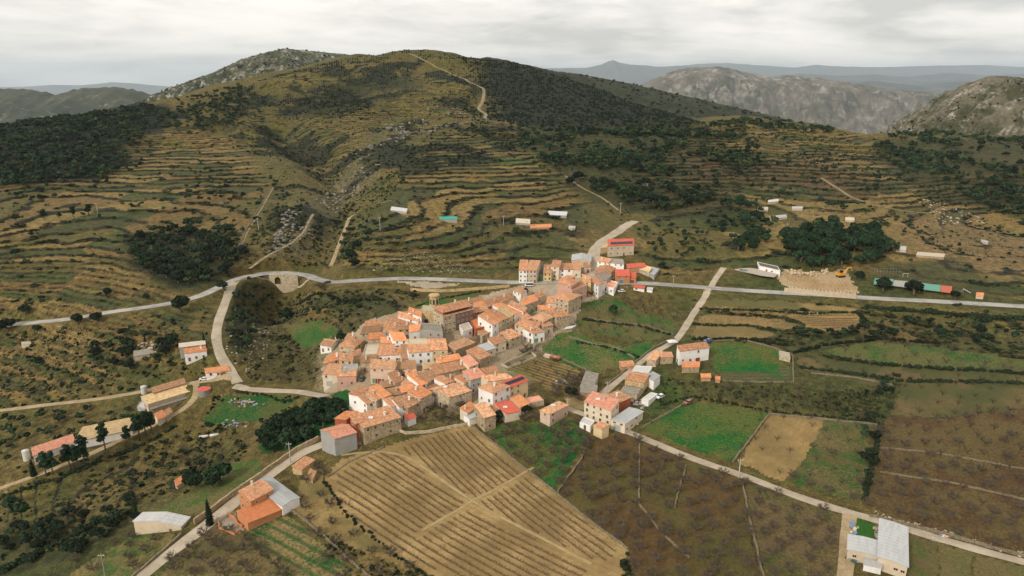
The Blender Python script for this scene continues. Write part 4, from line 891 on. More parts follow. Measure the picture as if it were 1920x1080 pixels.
# west farms
V((348,662),(386,657),(385,650),6,'shed','white','orange','white farmhouse with an orange roof strip west of the lane', win=.7)
H((336,651),(385,645),(384,638),5.5,'shed','concrete_grey','terrace','grey flat-roofed rear wing of the western white farmhouse', name='farm_wing', cat='farm building', win=.2, slope=.05)
V((388,699),(429,694),(427,689),3.6,'shed','white','orange','small white bungalow with an orange roof by the lane junction', nw=(3,1), win=1, win_kind='stone')
H((277,757),(357,733),(349,721),5,'gable','beige','tan','long livestock barn with a tan roof beside the dirt track', name='barn', cat='barn', win=.8, nw=(9,1), slope=.3)
H((283,767),(361,743),(358,736),3,'shed','brown_stone','grey','lean-to shed along the front of the long livestock barn', name='lean_to', cat='shed', win=.3, slope=.12)
H((287,736),(348,718),(345,709),5.5,'shed','brick','brown','red-brown barn behind the long livestock barn', name='barn', cat='barn', win=0, slope=.25)
H((297,787),(312,780),(304,769),3.6,'shed','cream','orange','open shed with a bright orange roof by the track', name='shed', cat='shed', win=0, slope=.25)
H((312,779),(323,772),(318,764),4,'shed','stone','brown','brown-roofed shed joined to the orange open shed', name='shed', cat='shed', win=.1)
H((257,763),(272,769),(278,759),2.6,'flat','concrete_grey','white','low pale-roofed concrete hut beside the livestock barn', name='hut', cat='hut', win=0)
H((62,854),(140,828),(136,814),4.6,'shed','white','pink','pink-tiled end of the very long farm barn among pines', name='barn', cat='barn', win=.9, nw=(7,1), slope=.22)
H((140,827),(247,805),(259,780),4.4,'shed','white','tan','tan-roofed section of the very long farm barn among pines', name='barn', cat='barn', win=.6, nw=(8,1), slope=.22)
H((250,977),(339,986),(356,969),4.6,'gablex','beige','white','beige barn with a white sheet roof beside the sloping lane', name='barn', cat='barn', win=.5, nw=(2,1), slope=.12)
V((448,921),(469,938),(509,918),8.5,'gablex','orange','tile','upper block of the orange house beside the sloping lane', slope=.25, win=.6)
V((466,979),(529,954),(511,934),3.4,'shed','orange','terracotta','single-storey orange wing of the orange house', slope=.12, win=.3)
H((529,949),(561,933),(506,893),4.2,'gablex','white','metal','white warehouse with a pale low-gabled metal roof behind the orange house', name='warehouse', cat='warehouse', win=0, slope=.16)
H((548,873),(566,880),(590,862),3.8,'shed','golden_stone','tile','ruined stone shed beside the village lane', name='shed', cat='shed', win=0)
H((575,893),(586,899),(592,885),2.4,'shed','brown_stone','brown','small brown lean-to behind the ruined stone shed', name='lean_to', cat='shed', win=0)
H((332,910),(345,902),(340,893),2.4,'shed','cream','orange','little orange-roofed hut beside the round evergreen trees', name='hut', cat='hut', win=0, mind=2)
H((1647,1043),(1702,1062),(1701,988),5.5,'gablex','beige','metal','large grey metal-roofed barn beside the field lane', name='barn', cat='barn', win=.6, nw=(4,1), slope=.07)
H((1590,1030),(1646,1042),(1646,1013),4.6,'gablex','beige','metal','side wing of the large metal-roofed barn', name='barn_wing', cat='barn', win=.3, slope=.06)
H((1620,1057),(1653,1064),(1654,1052),3,'shed','white','white','white-roofed open shed in front of the metal-roofed barn', name='shed', cat='shed', win=0, slope=.05)
H((1424,499),(1463,508),(1458,500),4,'flat','white','dark','white pool house with a dark flat roof', name='pool_house', cat='pool house', win=.3)
# small houses wedged into the gaps of the village
V((783,709),(800,705),(797,696),5,'shed','stone','tile','small tiled house wedged below the square stone house')
V((811,701),(825,698),(823,690),5.5,'shed','cream','pale','small cream house wedged left of the long mottled roof')
V((661,668),(675,664),(676,655),5.5,'shed','beige','tile','small beige house below the stone corner house')
V((905,629),(918,623),(908,612),5.5,'shed','stone','pale','stone outhouse below the slender white house')
V((869,622),(885,617),(879,606),5,'flat','white','terrace','white terrace house in front of the dark town hall end', chim=0)
V((1009,559),(1022,553),(1016,545),5,'shed','cream','tile','little cream house at the top corner of the square')
V((893,577),(908,573),(905,565),6,'shed','white','orange','white house with an orange roof behind the town hall end')
V((868,746),(881,742),(877,734),4,'shed','stone','orange','little orange-roofed annex beside the large stone house')
V((795,691),(814,688),(814,680),6,'shed','cream','tan','cream house with a tan roof behind the long mottled roof')
V((764,705),(782,703),(780,694),5.5,'shed','white','tile','little white house between the square stone house and salmon roofs')
V((720,726),(738,722),(733,713),5.5,'shed','stone','brown','stone house with a brown roof below the tall salmon house')
V((935,756),(947,751),(938,742),4.5,'shed','stone','pale','small stone annex at the foot of the tall white house')
V((985,600),(998,596),(986,586),6,'shed','brown_stone','tile','brown stone house behind the cream house with blank wall')
V((1020,612),(1036,609),(1026,600),5.5,'shed','stone','tile','stone house with a tiled roof at the meadow corner')
# huts among the terraces
for a, lab, wl, rf in [(((732,393),(762,397),(764,391)),'long low greenhouse shed on the middle terraces','concrete_grey','white'),(((824,411),(857,411),(857,406)),'shed under a bright turquoise sheet on the terraces','grey','teal'),
    (((967,417),(994,419),(994,411)),'pale stone-grey hut on the terraces above the road','concrete_grey','metal'),(((1026,402),(1062,404),(1064,397)),'long pale hut highest on the terraces above the road','concrete_grey','white'),
    (((994,427),(1034,426),(1034,420)),'low hut with an orange-red roof on the terraces','brick','orange'),(((1066,427),(1078,428),(1079,424)),'tiny white cabin right of the orange-red hut','white','white'),
    (((1440,379),(1460,377),(1460,373)),'white hut above the dark pine grove','white','white'),(((1420,393),(1440,393),(1440,388)),'small pale hut left above the pine grove','white','metal'),(((1445,410),(1476,407),(1474,402)),'low white hut beside the upper pine grove','white','white'),
    (((1485,391),(1505,391),(1505,387)),'white shed in the upper allotments','white','white'),(((1585,412),(1602,413),(1602,408)),'small white shed right of the brown allotment','white','metal'),(((1680,468),(1699,469),(1699,462)),'white cabin right of the pine grove','white','white'),
    (((1718,478),(1770,482),(1772,476)),'long low grey shed right of the white cabin','brown_stone','terrace'),(((1840,452),(1853,455),(1853,452)),'tiny white hut on the tan terraces at right','white','white'),(((1205,345),(1215,346),(1215,343)),'tiny pale hut among trees on the hillside','white','white'),
    (((1830,555),(1844,556),(1845,549)),'small white changing hut beside the sports court','white','orange'),(((40,646),(58,645),(58,640)),'tiny pale hut on the western terraces','beige','terrace'),(((250,668),(300,660),(300,650)),'ruined stone farm sheds west of the white farmhouse','stone','grey')]:
    if rf == 'teal' and 'roof_teal' not in MATS: roof_mat('roof_teal', (.05,.36,.28), (.05,.32,.25), (.04,.28,.22), 1.0, .3)
    H(*a, 2.0, 'shed', {'white': 'beige', 'concrete_grey': 'grey'}.get(wl, wl), {'white': 'white', 'metal': 'terrace'}.get(rf, rf), lab, name='hut', cat='hut', group='huts scattered among the terraces', win=.35, slope=.12, mind=2.0, over=.15)
# ------------------------------------------------------------------ church and town hall
def arch_pts(w, h, n=8):
    r = w / 2; return [(-r, 0), (-r, h - r)] + [(-r * math.cos(math.pi * i / n), h - r + r * math.sin(math.pi * i / n)) for i in range(1, n)] + [(r, h - r), (r, 0)]
def arch_panel(m, w, h, y, mi):
    p = arch_pts(w, h); m.add([(a, y, b) for a, b in p], [tuple(range(len(p)))[::-1]], mi)
ch = house((790,583),(815,584),(816,574),9.5,'flat','golden_stone','terrace','golden stone village church with an octagonal bell tower', name='church', cat='church', win=0, chim=0)
A_, B_, C_, D_, z0_, org_, e_, n_, ew_, dep_, ro_ = GEO[ch.name]
m = MB(); arch_panel(m, 1.5, 2.4, 0, 0); m.box(-1.0, -.75, -.08, .12, 0, 2.6, mi=1); m.box(.75, 1.0, -.08, .12, 0, 2.6, mi=1); m.box(-1.0, 1.0, -.08, .121, 2.6, 2.85, mi=1)
p = A_.lerp(B_, .35) - n_ * .06; q = ob('portal', m.mesh('portal', ['soot_and_shade', 'frame_stone']), ch, (p.x - org_.x, p.y - org_.y, gz(p.x, p.y) - org_.z)); q.rotation_euler = (0, 0, math.atan2(e_.y, e_.x))  # flat dark arch: shade of the doorway painted on, no recess
m = MB(); p_ = plane_at(814, 553, 0)
tb = rc(806, 596); tt_ = Vector((tb.x, tb.y + 1.2, 0))
dxx, dyy, dzz = dirs(814, 552); ty = tt_.y; tt_.x = ty * dxx / dyy; ztop = CAM_H + ty * dzz / dyy
def octa(r, z): return [(r * math.cos(math.pi / 8 + i * math.pi / 4), r * math.sin(math.pi / 8 + i * math.pi / 4), z) for i in range(8)]
def prism(m, r0, r1, z0, z1, mi=0, k=8):
    a = octa(r0, z0); b = octa(r1, z1); m.add(a + b, [(i, (i + 1) % 8, (i + 1) % 8 + 8, i + 8) for i in range(8)] + [tuple(range(8))[::-1], tuple(range(8, 16))], mi)
gzt = gz(tt_.x, tt_.y); zt_ = ztop - gzt
prism(m, 1.85, 1.85, -2, zt_ - 4.3); prism(m, 2.05, 2.05, zt_ - 4.3, zt_ - 4.0); prism(m, 1.75, 1.75, zt_ - 4.0, zt_ - .55); prism(m, 2.0, 2.1, zt_ - .55, zt_ - .25); prism(m, 2.1, 1.95, zt_ - .25, zt_)
tw = ob('bell_tower', m.mesh('bell_tower', ['wall_golden_stone']), ch, (tt_.x - org_.x, tt_.y - org_.y, gzt - org_.z))
for i in range(8):
    a = i * math.pi / 4; m = MB(); arch_panel(m, .7, 1.9, 0, 0); d_ = 1.75 * math.cos(math.pi / 8) + .02
    q = ob('belfry_opening', m.mesh('belfry_opening', ['soot_and_shade']), tw, (d_ * math.cos(a), d_ * math.sin(a), zt_ - 3.4)); q.rotation_euler = (0, 0, a + math.pi / 2)  # flat dark panel paints the shade of an open arch
th_ = house((831,594),(887,580),(868,570),11.2,'flat','stone','pink','large stone town hall with an open top-floor gallery under a tiled roof', name='town_hall', cat='town hall', win=.95, nw=(7,3), win_kind='brown', chim=0)
A_, B_, C_, D_, z0_, org_, e_, n_, ew_, dep_, ro_ = GEO[th_.name]
LL = lambda p, z: Vector((p.x - org_.x, p.y - org_.y, z - org_.z))
bs = min(gz(p.x, p.y) for p in (A_, B_, C_, D_)) - 1
m = MB(); m.slab([LL(A_ + e_ * ew_ * .40 - n_ * .05, z0_ + .02), LL(B_ - n_ * .05, z0_ + .02), LL(B_ + n_ * .02, z0_ + .02), LL(A_ + e_ * ew_ * .40 + n_ * .02, z0_ + .02)], z0_ - bs); ob('dark_facade', m.mesh('dark_facade', ['wall_mauve']), th_)['label'] = 'dark mauve rendered half of the front'
dl_ = (D_ - A_).normalized(); m = MB(); i0, i1, i2, i3 = A_ + e_ * 1.2 + dl_ * 1.6, B_ - e_ * .8 + dl_ * 1.6, C_ - e_ * .8 - dl_ * .6, D_ + e_ * 1.2 - dl_ * .6
m.add([LL(p, z) for z in (z0_ - .1, z0_ + 1.55) for p in (i0, i1, i2, i3)], [(0,1,5,4),(1,2,6,5),(2,3,7,6),(3,0,4,7)]); ob('gallery_wall', m.mesh('gallery_wall', ['wall_mauve']), th_)
for s_ in np.linspace(0, 1, 9):
    p = (A_ + e_ * .5 + dl_ * .5).lerp(B_ - e_ * .5 + dl_ * .5, s_); m = MB(); m.box(-.13, .13, -.13, .13, 0, 1.5); ob('gallery_post', m.mesh('gallery_post', ['door_wood']), th_, LL(p, z0_))
m = MB(); c4 = [A_ - e_ * .2 - dl_ * .1, B_ + e_ * .2 - dl_ * .1, C_ + e_ * .2 + dl_ * .4, D_ - e_ * .2 + dl_ * .4]; zl = z0_ + 1.45
r1, r2 = A_.lerp(D_, .55) + e_ * dep_ * .45, B_.lerp(C_, .55) - e_ * dep_ * .25
m.add([LL(p, zl) for p in c4] + [LL(r1, zl + 1.1), LL(r2, zl + 1.1)] + [LL(p, zl - .14) for p in c4], [(0,1,5,4),(1,2,5),(2,3,4,5),(3,0,4),(9,8,7,6),(0,6,7,1),(1,7,8,2),(2,8,9,3),(3,9,6,0)])
me = m.mesh('gallery_roof', ['roof_tile']); roof_uv(me, e_); gr = ob('gallery_roof', me, th_); p = LL(A_.lerp(C_, .6), zl + .7); chimney(gr, p.x, p.y, p.z, .8, 1.2)
m = MB(); m.slab([LL(A_ - e_ * .35 - dl_ * .35, z0_ + .05), LL(B_ + e_ * .2 - dl_ * .35, z0_ + .05), LL(B_ + e_ * .2 + dl_ * .45, z0_ + .33), LL(A_ - e_ * .35 + dl_ * .45, z0_ + .33)], .1); me = m.mesh('eave_roof', ['roof_pale']); roof_uv(me, e_); ob('eave_roof', me, th_)

# ------------------------------------------------------------------ walls of stone along fields and lanes
def densify(pts, step=1.2):
    wp = [rc(*p) for p in pts]; out = []
    for a, b in zip(wp[:-1], wp[1:]):
        k = max(2, int((b - a).length / step))
        for i in range(k): out.append(a.lerp(b, i / k))
    out.append(wp[-1]); return out
def wall_path(name, pts, hgt, w, mat, label, cat='wall', group=None, jit=.25, drop=.6):
    P_ = densify(pts); rr = random.Random(len(label) * 7 + int(pts[0][0])); org = P_[0].copy(); org.z = gz(org.x, org.y); vs = []; f = []
    for i, p in enumerate(P_):
        d = (P_[min(i + 1, len(P_) - 1)] - P_[max(i - 1, 0)]); d.z = 0; d.normalize(); nn = Vector((-d.y, d.x, 0)); p = p + nn * rr.uniform(-.12, .12); g = gz(p.x, p.y); hh = hgt * rr.uniform(1 - jit, 1 + jit * .5); ww = w * rr.uniform(.85, 1.15)
        for s, z in ((-.6, g - drop), (-.45, g + hh), (.45, g + hh * rr.uniform(.93, 1.0)), (.6, g - drop)):
            q = p + nn * s * ww; vs.append((q.x - org.x, q.y - org.y, z - org.z))
        if i: 
            b = i * 4; f += [(b - 4, b, b + 1, b - 3), (b - 3, b + 1, b + 2, b - 2), (b - 2, b + 2, b + 3, b - 1)]
    f += [(0, 1, 2, 3), tuple(len(vs) - 1 - k for k in range(4))]
    return tag(ob(name, me_new(name, vs, f, [mat]), loc=org), label, cat, group)
GW = 'dry stone field walls'
for pts, hg, lab in [
    ([(1045,925),(1090,862),(1106,822)], .8, 'dry stone wall between the green orchard and the brown orchard'),
    ([(1199,832),(1198,945),(1240,1000),(1292,1047)], .5, 'low stone wall dividing the brown orchard down the middle'),
    ([(1286,873),(1264,952)], .5, 'short stone wall inside the brown orchard near the lane'),
    ([(1392,906),(1408,985),(1434,1095)], .8, 'long wall between the brown and the sparse orchard'),
    ([(1374,867),(1405,828),(1441,779)], .8, 'stone wall between the green field and the ploughed field'),
    ([(1205,802),(1250,777),(1298,748)], .6, 'low wall along the left edge of the green field'),
    ([(1441,777),(1545,787),(1648,797)], .6, 'stone wall along the top of the ploughed field'),
    ([(884,797),(925,830),(1040,922),(1110,980),(1178,1030)], .45, 'low stone edging along the right side of the vineyard'),
    ([(1630,968),(1700,984),(1760,1000),(1930,1047),(2000,1066)], .8, 'rubble wall along the upper side of the field lane'),
    ([(1002,656),(1060,676),(1108,699)], .6, 'stone wall between the vegetable plot and the meadow'),
    ([(1066,632),(1110,645),(1160,655),(1190,672)], .7, 'stone bank wall crossing the upper meadow'),
    ([(1090,594),(1150,605),(1215,612),(1262,628)], .6, 'stone bank wall under the brown strip east of the village'),
    ([(1140,722),(1190,682),(1228,652),(1264,636)], .9, 'wall along the left side of the farm lane'),
    ([(1336,640),(1400,639),(1450,652),(1486,668),(1488,718)], .5, 'garden boundary wall round the farmhouse lawn'),
    ([(1488,718),(1420,717),(1352,714)], .5, 'garden boundary wall below the vegetable beds'),
    ([(545,955),(600,1000),(650,1045),(700,1090)], .5, 'stone kerb wall beside the kitchen garden'),
    ([(340,1004),(300,1040),(255,1078),(235,1100)], .9, 'brown retaining wall along the lower part of the sloping lane'),
    ([(445,470),(463,430),(488,390),(510,350),(525,330)], .7, 'pale stone wall climbing the hillside beside the gully'),
    ([(1520,700),(1600,708),(1675,722)], .5, 'stone bank wall across the scrubby orchard'),
    ([(1645,840),(1760,850),(1920,880)], .4, 'low stone line across the red-brown orchard, upper one'),
    ([(1650,885),(1780,905),(1930,940)], .4, 'low stone line across the red-brown orchard, lower one'),
    ([(720,838),(650,870),(615,895)], .3, 'grassy stone bank at the upper corner of the vineyard')]:
    wall_path('stone_wall', pts, hg * .85, .4, 'dry_stone', lab, group=GW)
wall_path('retaining_wall', [(597,826),(556,848),(506,882),(440,928),(394,963),(365,983)], 1.5, .4, 'wall_brown_stone', 'brown retaining wall along the upper part of the sloping lane', jit=.1)
wall_path('garden_wall', [(735,804),(760,814),(800,812),(845,803),(880,795)], .8, .35, 'wall_stone', 'curved wall of the walled garden above the vineyard', jit=.1)
wall_path('retaining_wall', [(853,640),(880,648),(905,640),(925,628)], 2.6, .4, 'wall_brown_stone', 'brown retaining wall below the unfinished red house', jit=.05)
wall_path('retaining_wall', [(770,545),(830,548),(905,543),(955,538)], 1.2, .3, 'wall_golden_stone', 'yellowish retaining wall below the main road', jit=.05)
wall_path('yard_wall', [(428,965),(447,985),(455,990)], .8, .25, 'wall_orange', 'orange yard wall in front of the orange house', jit=.02)
wall_path('yard_wall', [(408,972),(412,992),(440,1004),(452,996)], .6, .2, 'wall_orange', 'low orange wall round the paved yard', jit=.02)
wall_path('parapet', [(440,530),(470,520),(510,515.5),(545,517),(580,525)], .55, .3, 'wall_stone', 'low parapet along the road above the culvert', jit=.03)
# culvert under the road
zr_ = rc(512, 512).z; p = Vector((CULV[0], CULV[1] - .3, zr_ - 4.5)); m = MB(); w2, H2 = 3.0, 4.6; ap = arch_pts(2.7, 3.5, 10); n_a = len(ap)
outer = [(-w2, 0), (-w2, H2 * .55)] + [(-w2 + 2 * w2 * i / (n_a - 5), H2) for i in range(n_a - 4)] + [(w2, H2 * .55), (w2, 0)]
m.add([(a, 0, b) for a, b in ap] + [(a, 0, b) for a, b in outer], [(i, i + 1, n_a + i + 1, n_a + i) for i in range(n_a - 1)], 0)
m.add([(a, 0, b) for a, b in ap] + [(a, 5, b) for a, b in ap], [(i + 1, i, n_a + i, n_a + i + 1) for i in range(n_a - 1)] + [tuple(range(n_a, 2 * n_a))], 1)  # tunnel lining coloured dark, its inner shade painted in
m.box(-w2, w2, .01, .8, -5, 0, mi=0)
cu_ = ob('culvert', m.mesh('culvert', ['wall_stone', 'soot_and_shade', 'frame_stone']), loc=(p.x, p.y, p.z)); tag(cu_, 'stone culvert with a dark round arch under the road', 'culvert')
m = MB(); m.box(-w2 - .2, w2 + .2, -.2, .7, H2, H2 + .25); ob('coping', m.mesh('coping', ['frame_stone']), cu_)
for sg in (-1, 1):
    m = MB(); m.add([(sg * w2, .02, -4), (sg * (w2 + 6), .8, -4), (sg * (w2 + 6), .8, H2 * .95), (sg * w2, .02, H2 * .98)] + [(sg * w2, .6, -4), (sg * (w2 + 6), 1.4, -4), (sg * (w2 + 6), 1.4, H2 * .95), (sg * w2, .6, H2 * .98)], BOXF); ob('wing_wall', m.mesh('wing_wall', ['wall_stone']), cu_)

# ------------------------------------------------------------------ utility poles
plain('pole_concrete', (.46, .43, .38))
GP = 'utility poles'
for (u, v, hh, lab, mt) in [(1385,895,5.2,'pale utility pole at the bend of the field lane','pole_concrete'),(545,868,6.0,'utility pole beside the village lane above the orange house','pole_concrete'),(183,398,5.5,'utility pole alone on the western terraces','pole_concrete'),
    (485,432,6.5,'utility pole beside the climbing stone wall','pole_concrete'),(713,432,6.5,'utility pole on the middle terraces above the road','pole_concrete'),(944,424,5.5,'utility pole left of the pale grey hut on the terraces','pole_concrete'),(1163,402,6.5,'utility pole near the top of the upper street','pole_concrete'),
    (1262,540,5.5,'wooden utility pole in the brown strip east of the village','wood_pole'),(1475,437,5.0,'utility pole in front of the pine grove','pole_concrete'),(1001,655,6.5,'utility pole between the row houses and the meadow','pole_concrete'),(1138,738,4.0,'utility pole behind the big cream house','pole_concrete'),(198,1082,6,'lattice pole at the bottom left grass plot','metal_grey'),(1064,768,3.6,'thin pole right of the detached salmon house','pole_concrete')]:
    p = rc(u, v); m = MB(); m.tube([(0, 0, -.5), (0, 0, hh)], [.16, .09], 6); o = ob('utility_pole', m.mesh('utility_pole', [mt]), loc=p); tag(o, lab, 'pole', GP)
    m = MB(); m.box(-.7, .7, -.06, .06, hh - .55, hh - .42); ob('crossarm', m.mesh('crossarm', ['wood_pole']), o)
    for x in (-.6, 0, .6):
        m = MB(); m.tube([(x, 0, hh - .42), (x, 0, hh - .2)], .05, 5); ob('insulator', m.mesh('insulator', ['frame_white']), o)

# ------------------------------------------------------------------ vehicles
def paint_mat(name, c):
    b = NB(name, .3); b.b.inputs['Specular IOR Level'].default_value = .5; b.b.inputs['Coat Weight'].default_value = .5; return b.fin(c)
for nm, c in dict(car_white=(.75,.75,.74), car_red=(.20,.025,.02), car_dark=(.03,.035,.045), car_blue=(.06,.14,.34), machine_yellow=(.62,.30,.03), rust=(.28,.10,.05), tarp_blue=(.10,.22,.45)).items(): paint_mat(nm, c)
def car(u, v, ang, mat, label, van=False, group='parked cars'):
    p = rc(u, v); o = ob('car' if not van else 'van', None, loc=(p.x, p.y, p.z + .1), rotz=ang, scale=S); tag(o, label, 'van' if van else 'car', group)
    L2, W2 = (2.1, .85) if not van else (2.5, .95); hh = 1.45 if not van else 2.1
    prof = [(-L2, .3), (-L2, .75), (-L2 * .92, .95), (-L2 * .45, 1.0), (L2 * .95, .98), (L2, .7), (L2, .3)]
    m = MB(); n_ = len(prof); m.add([(x, -W2, z) for x, z in prof] + [(x, W2, z) for x, z in prof], [(i, i + 1, n_ + i + 1, n_ + i) for i in range(n_ - 1)] + [tuple(range(n_))[::-1], tuple(range(n_, 2 * n_)), (0, n_, 2 * n_ - 1, n_ - 1)]); ob('body', m.mesh('body', [mat]), o)
    cab = [(-L2 * .5, .98), (-L2 * .2, hh), (L2 * .6, hh), (L2 * .93, .98)] if not van else [(-L2 * .75, .98), (-L2 * .5, hh), (L2 * .95, hh), (L2 * .97, .98)]
    m = MB(); w3 = W2 * .86; m.add([(cab[0][0], -W2, .98), (cab[1][0], -w3, hh), (cab[2][0], -w3, hh), (cab[3][0], -W2, .98), (cab[0][0], W2, .98), (cab[1][0], w3, hh), (cab[2][0], w3, hh), (cab[3][0], W2, .98)], [(0,4,5,1),(3,2,6,7),(0,1,2,3),(4,7,6,5)], 0); ob('windows', m.mesh('windows', ['glass']), o)
    m = MB(); m.box(cab[1][0] - .05, cab[2][0] + .05, -w3 - .02, w3 + .02, hh - .03, hh + .05); ob('roof', m.mesh('roof', [mat]), o)
    for x in (-L2 * .62, L2 * .6):
        for y in (-W2, W2):
            m = MB(); m.tube([(x, y - .1, .32), (x, y + .1, .32)], .32, 10); w = ob('wheel', m.mesh('wheel', ['rubber']), o)
    return o
car(1165,548,.3,'car_white','white car parked in the upper village square'); car(1001,554,1.1,'car_red','dark red car parked by the bare tree on the square'); car(679,713,1.5,'car_dark','dark car in the alley beside the pink house')
car(382,713,.2,'car_white','white car parked by the small white bungalow'); car(992,537,.1,'car_white','white van beside the main road at the square', True); car(911,798,.9,'car_white','pale car under the southern corner house'); car(614,531,.05,'car_dark','black car driving on the main road near the culvert'); car(1327,641,.2,'car_blue','blue car behind the white farmhouse')
car(1290,757,.6,'rust','rusty red vehicle in the upper corner of the green field'); car(1238,746,.7,'car_white','pale vehicle beside the white shed')
# excavator
p = rc(1576, 519); ex = ob('excavator', None, loc=p, rotz=.25, scale=S * 1.15); tag(ex, 'yellow tracked excavator with a raised boom on the earth yard', 'excavator')
for y in (-1.0, 1.0):
    m = MB(); m.tube([(-1.6, y - .25, .45), (-1.6, y + .25, .45)], .45, 10); m.tube([(1.6, y - .25, .45), (1.6, y + .25, .45)], .45, 10); m.box(-1.6, 1.6, y - .25, y + .25, 0, .9); ob('track', m.mesh('track', ['rubber']), ex)
m = MB(); m.box(-2.2, 1.4, -1.3, 1.3, .95, 2.1); m.box(-2.3, -1.0, -1.35, 1.35, 1.0, 2.4); ob('body', m.mesh('body', ['machine_yellow']), ex)
m = MB(); m.box(.1, 1.5, .2, 1.3, 2.1, 3.3); ob('cab', m.mesh('cab', ['glass']), ex)
m = MB(); m.tube([(1.2, -.3, 1.8), (3.6, -.3, 4.6), (5.6, -.3, 5.0)], [.35, .38, .28], 6); ob('boom', m.mesh('boom', ['machine_yellow']), ex)
m = MB(); m.tube([(5.4, -.3, 5.3), (6.6, -.3, 2.9)], [.28, .2], 6); ob('dipper_arm', m.mesh('dipper_arm', ['machine_yellow']), ex)
m = MB(); m.box(6.2, 7.0, -.8, .2, 2.1, 2.9); ob('bucket', m.mesh('bucket', ['steel_dark']), ex)
# boulder wall: every boulder its own piece
plain('boulder', (.52, .41, .27), .9, 0, .35)
BM = []
for s_ in range(4):
    bm = bmesh.new(); bmesh.ops.create_icosphere(bm, subdivisions=1, radius=1); rr = random.Random(s_)
    for v in bm.verts: v.co *= rr.uniform(.75, 1.15)
    me = bpy.data.meshes.new('boulder'); bm.to_mesh(me); bm.free(); me.materials.append(MATS['boulder']); BM.append(me)
org = rc(1515, 516); bw = ob('boulder_wall', None, loc=org); tag(bw, 'bank of pale boulders behind the bare earth yard', 'boulder wall')
rr = random.Random(4)
for i in range(90):
    t = rr.random(); u = 1470 + 82 * t; v = 508 + 8 * math.sin(t * 3) + rr.uniform(-1, 3); p = rc(u, v); lv = rr.choice([0, 0, .5, 1.0]); s = rr.uniform(.32, .6)
    o = ob('boulder', rr.choice(BM), bw, (p.x - org.x, p.y - org.y + lv * .4, p.z - org.z + .2 + lv), 0, (s * 1.2, s, s * .8)); o.rotation_euler = (rr.uniform(0, 3), rr.uniform(0, 3), rr.uniform(0, 3))
# concrete crib wall below the yard
o = wall_path('retaining_wall', [(1470,548),(1540,555),(1604,560)], 2.1, .5, 'wall_beige', 'pale concrete panel wall between earth yard and road', jit=.0)
org = o.location / UNIT; P_ = densify([(1478,549),(1540,555),(1602,559)], 1.3)
for a in P_[::1]:
    m = MB(); m.box(-.06, .06, -.06, .06, 0, 1.0); ob('post', m.mesh('post', ['frame_white']), o, (a.x - org.x, a.y - org.y - .3, gz(a.x, a.y) - org.z + 1.9))
# ------------------------------------------------------------------ pool, sports court
def sheet(name, pts, mat, dz, label=None, cat=None, kind='structure', th=.3):
    w = [rc(*p) for p in pts]; z = sum(q.z for q in w) / len(w) + dz; w = [plane_at(*p, z) for p in pts]; o = sum(w, Vector()) / len(w); m = MB(); m.slab([q - o for q in w], th); ob_ = ob(name, m.mesh(name, [mat]), loc=o); tag(ob_, label, cat, None, kind); return ob_
plain('court_green', (.13, .33, .24)); plain('court_grey', (.36, .345, .32)); plain('court_red', (.50, .13, .07)); plain('deck', (.40, .35, .29)); plain('hedge_green', (.02, .045, .018))
b = NB('pool_water', .06); b.b.inputs['Specular IOR Level'].default_value = .5; b.bump(b.noise(1.5, 4, .6), .15, .05); b.fin((.035, .11, .075))
sheet('pool_deck', [(1372,504),(1386,499),(1426,505),(1464,511),(1452,519),(1428,516)], 'deck', .35); sheet('swimming_pool', [(1397,509),(1408,507),(1436,513),(1430,516.5)], 'pool_water', .42, 'rectangular green swimming pool on the pale deck', 'swimming pool', None, .06); sheet('paddling_pool', [(1386,505),(1395,504),(1402,506.5),(1393,508)], 'pool_water', .43, 'small paddling pool beside the green swimming pool', 'swimming pool', None, .06)
sheet('court_floor', [(1638,532),(1641,516),(1676,519),(1674,535)], 'court_green', .25); sheet('court_floor', [(1674.6,535),(1676.6,519),(1726,524),(1724,541)], 'court_grey', .25); sheet('court_floor', [(1724.6,541),(1726.6,524),(1764,528),(1763,546)], 'court_green', .25); sheet('court_floor', [(1763.6,546),(1764.6,528),(1786,530),(1784,549)], 'court_red', .25)
def frame_goal(u, v, lab, w=2.2, h=1.5):
    p = rc(u, v); o = ob('goal', None, loc=(p.x, p.y, p.z + .2), rotz=.1); tag(o, lab, 'goal', 'goals on the sports court')
    for x in (-w / 2, w / 2):
        m = MB(); m.tube([(x, 0, 0), (x, 0, h)], .06, 5); ob('post', m.mesh('post', ['frame_white']), o)
    m = MB(); m.tube([(-w / 2, 0, h), (w / 2, 0, h)], .06, 5); ob('crossbar', m.mesh('crossbar', ['frame_white']), o)
frame_goal(1697, 520, 'white goal frame on the pale middle of the court'); frame_goal(1728, 548, 'white goal frame on the grass below the court', 2.4, 1.3)
p = rc(1652, 514); fe = ob('court_fence', None, loc=p); tag(fe, 'tall wire fence posts at the left end of the sports court', 'fence')
for i in range(9):
    m = MB(); m.tube([(0, 0, -.3), (0, 0, 2.6)], .04, 4); ob('post', m.mesh('post', ['metal_grey']), fe, (-3 + i * 1.3, .2 - .1 * i, 0))
for z in (1.3, 2.55):
    m = MB(); m.tube([(-3, .2, z), (7.4, -.6, z)], .025, 4); ob('rail', m.mesh('rail', ['metal_grey']), fe)
p = rc(1811, 549); sl_ = ob('slide', None, loc=p, rotz=2.6); tag(sl_, 'white playground slide beside the sports court', 'slide')
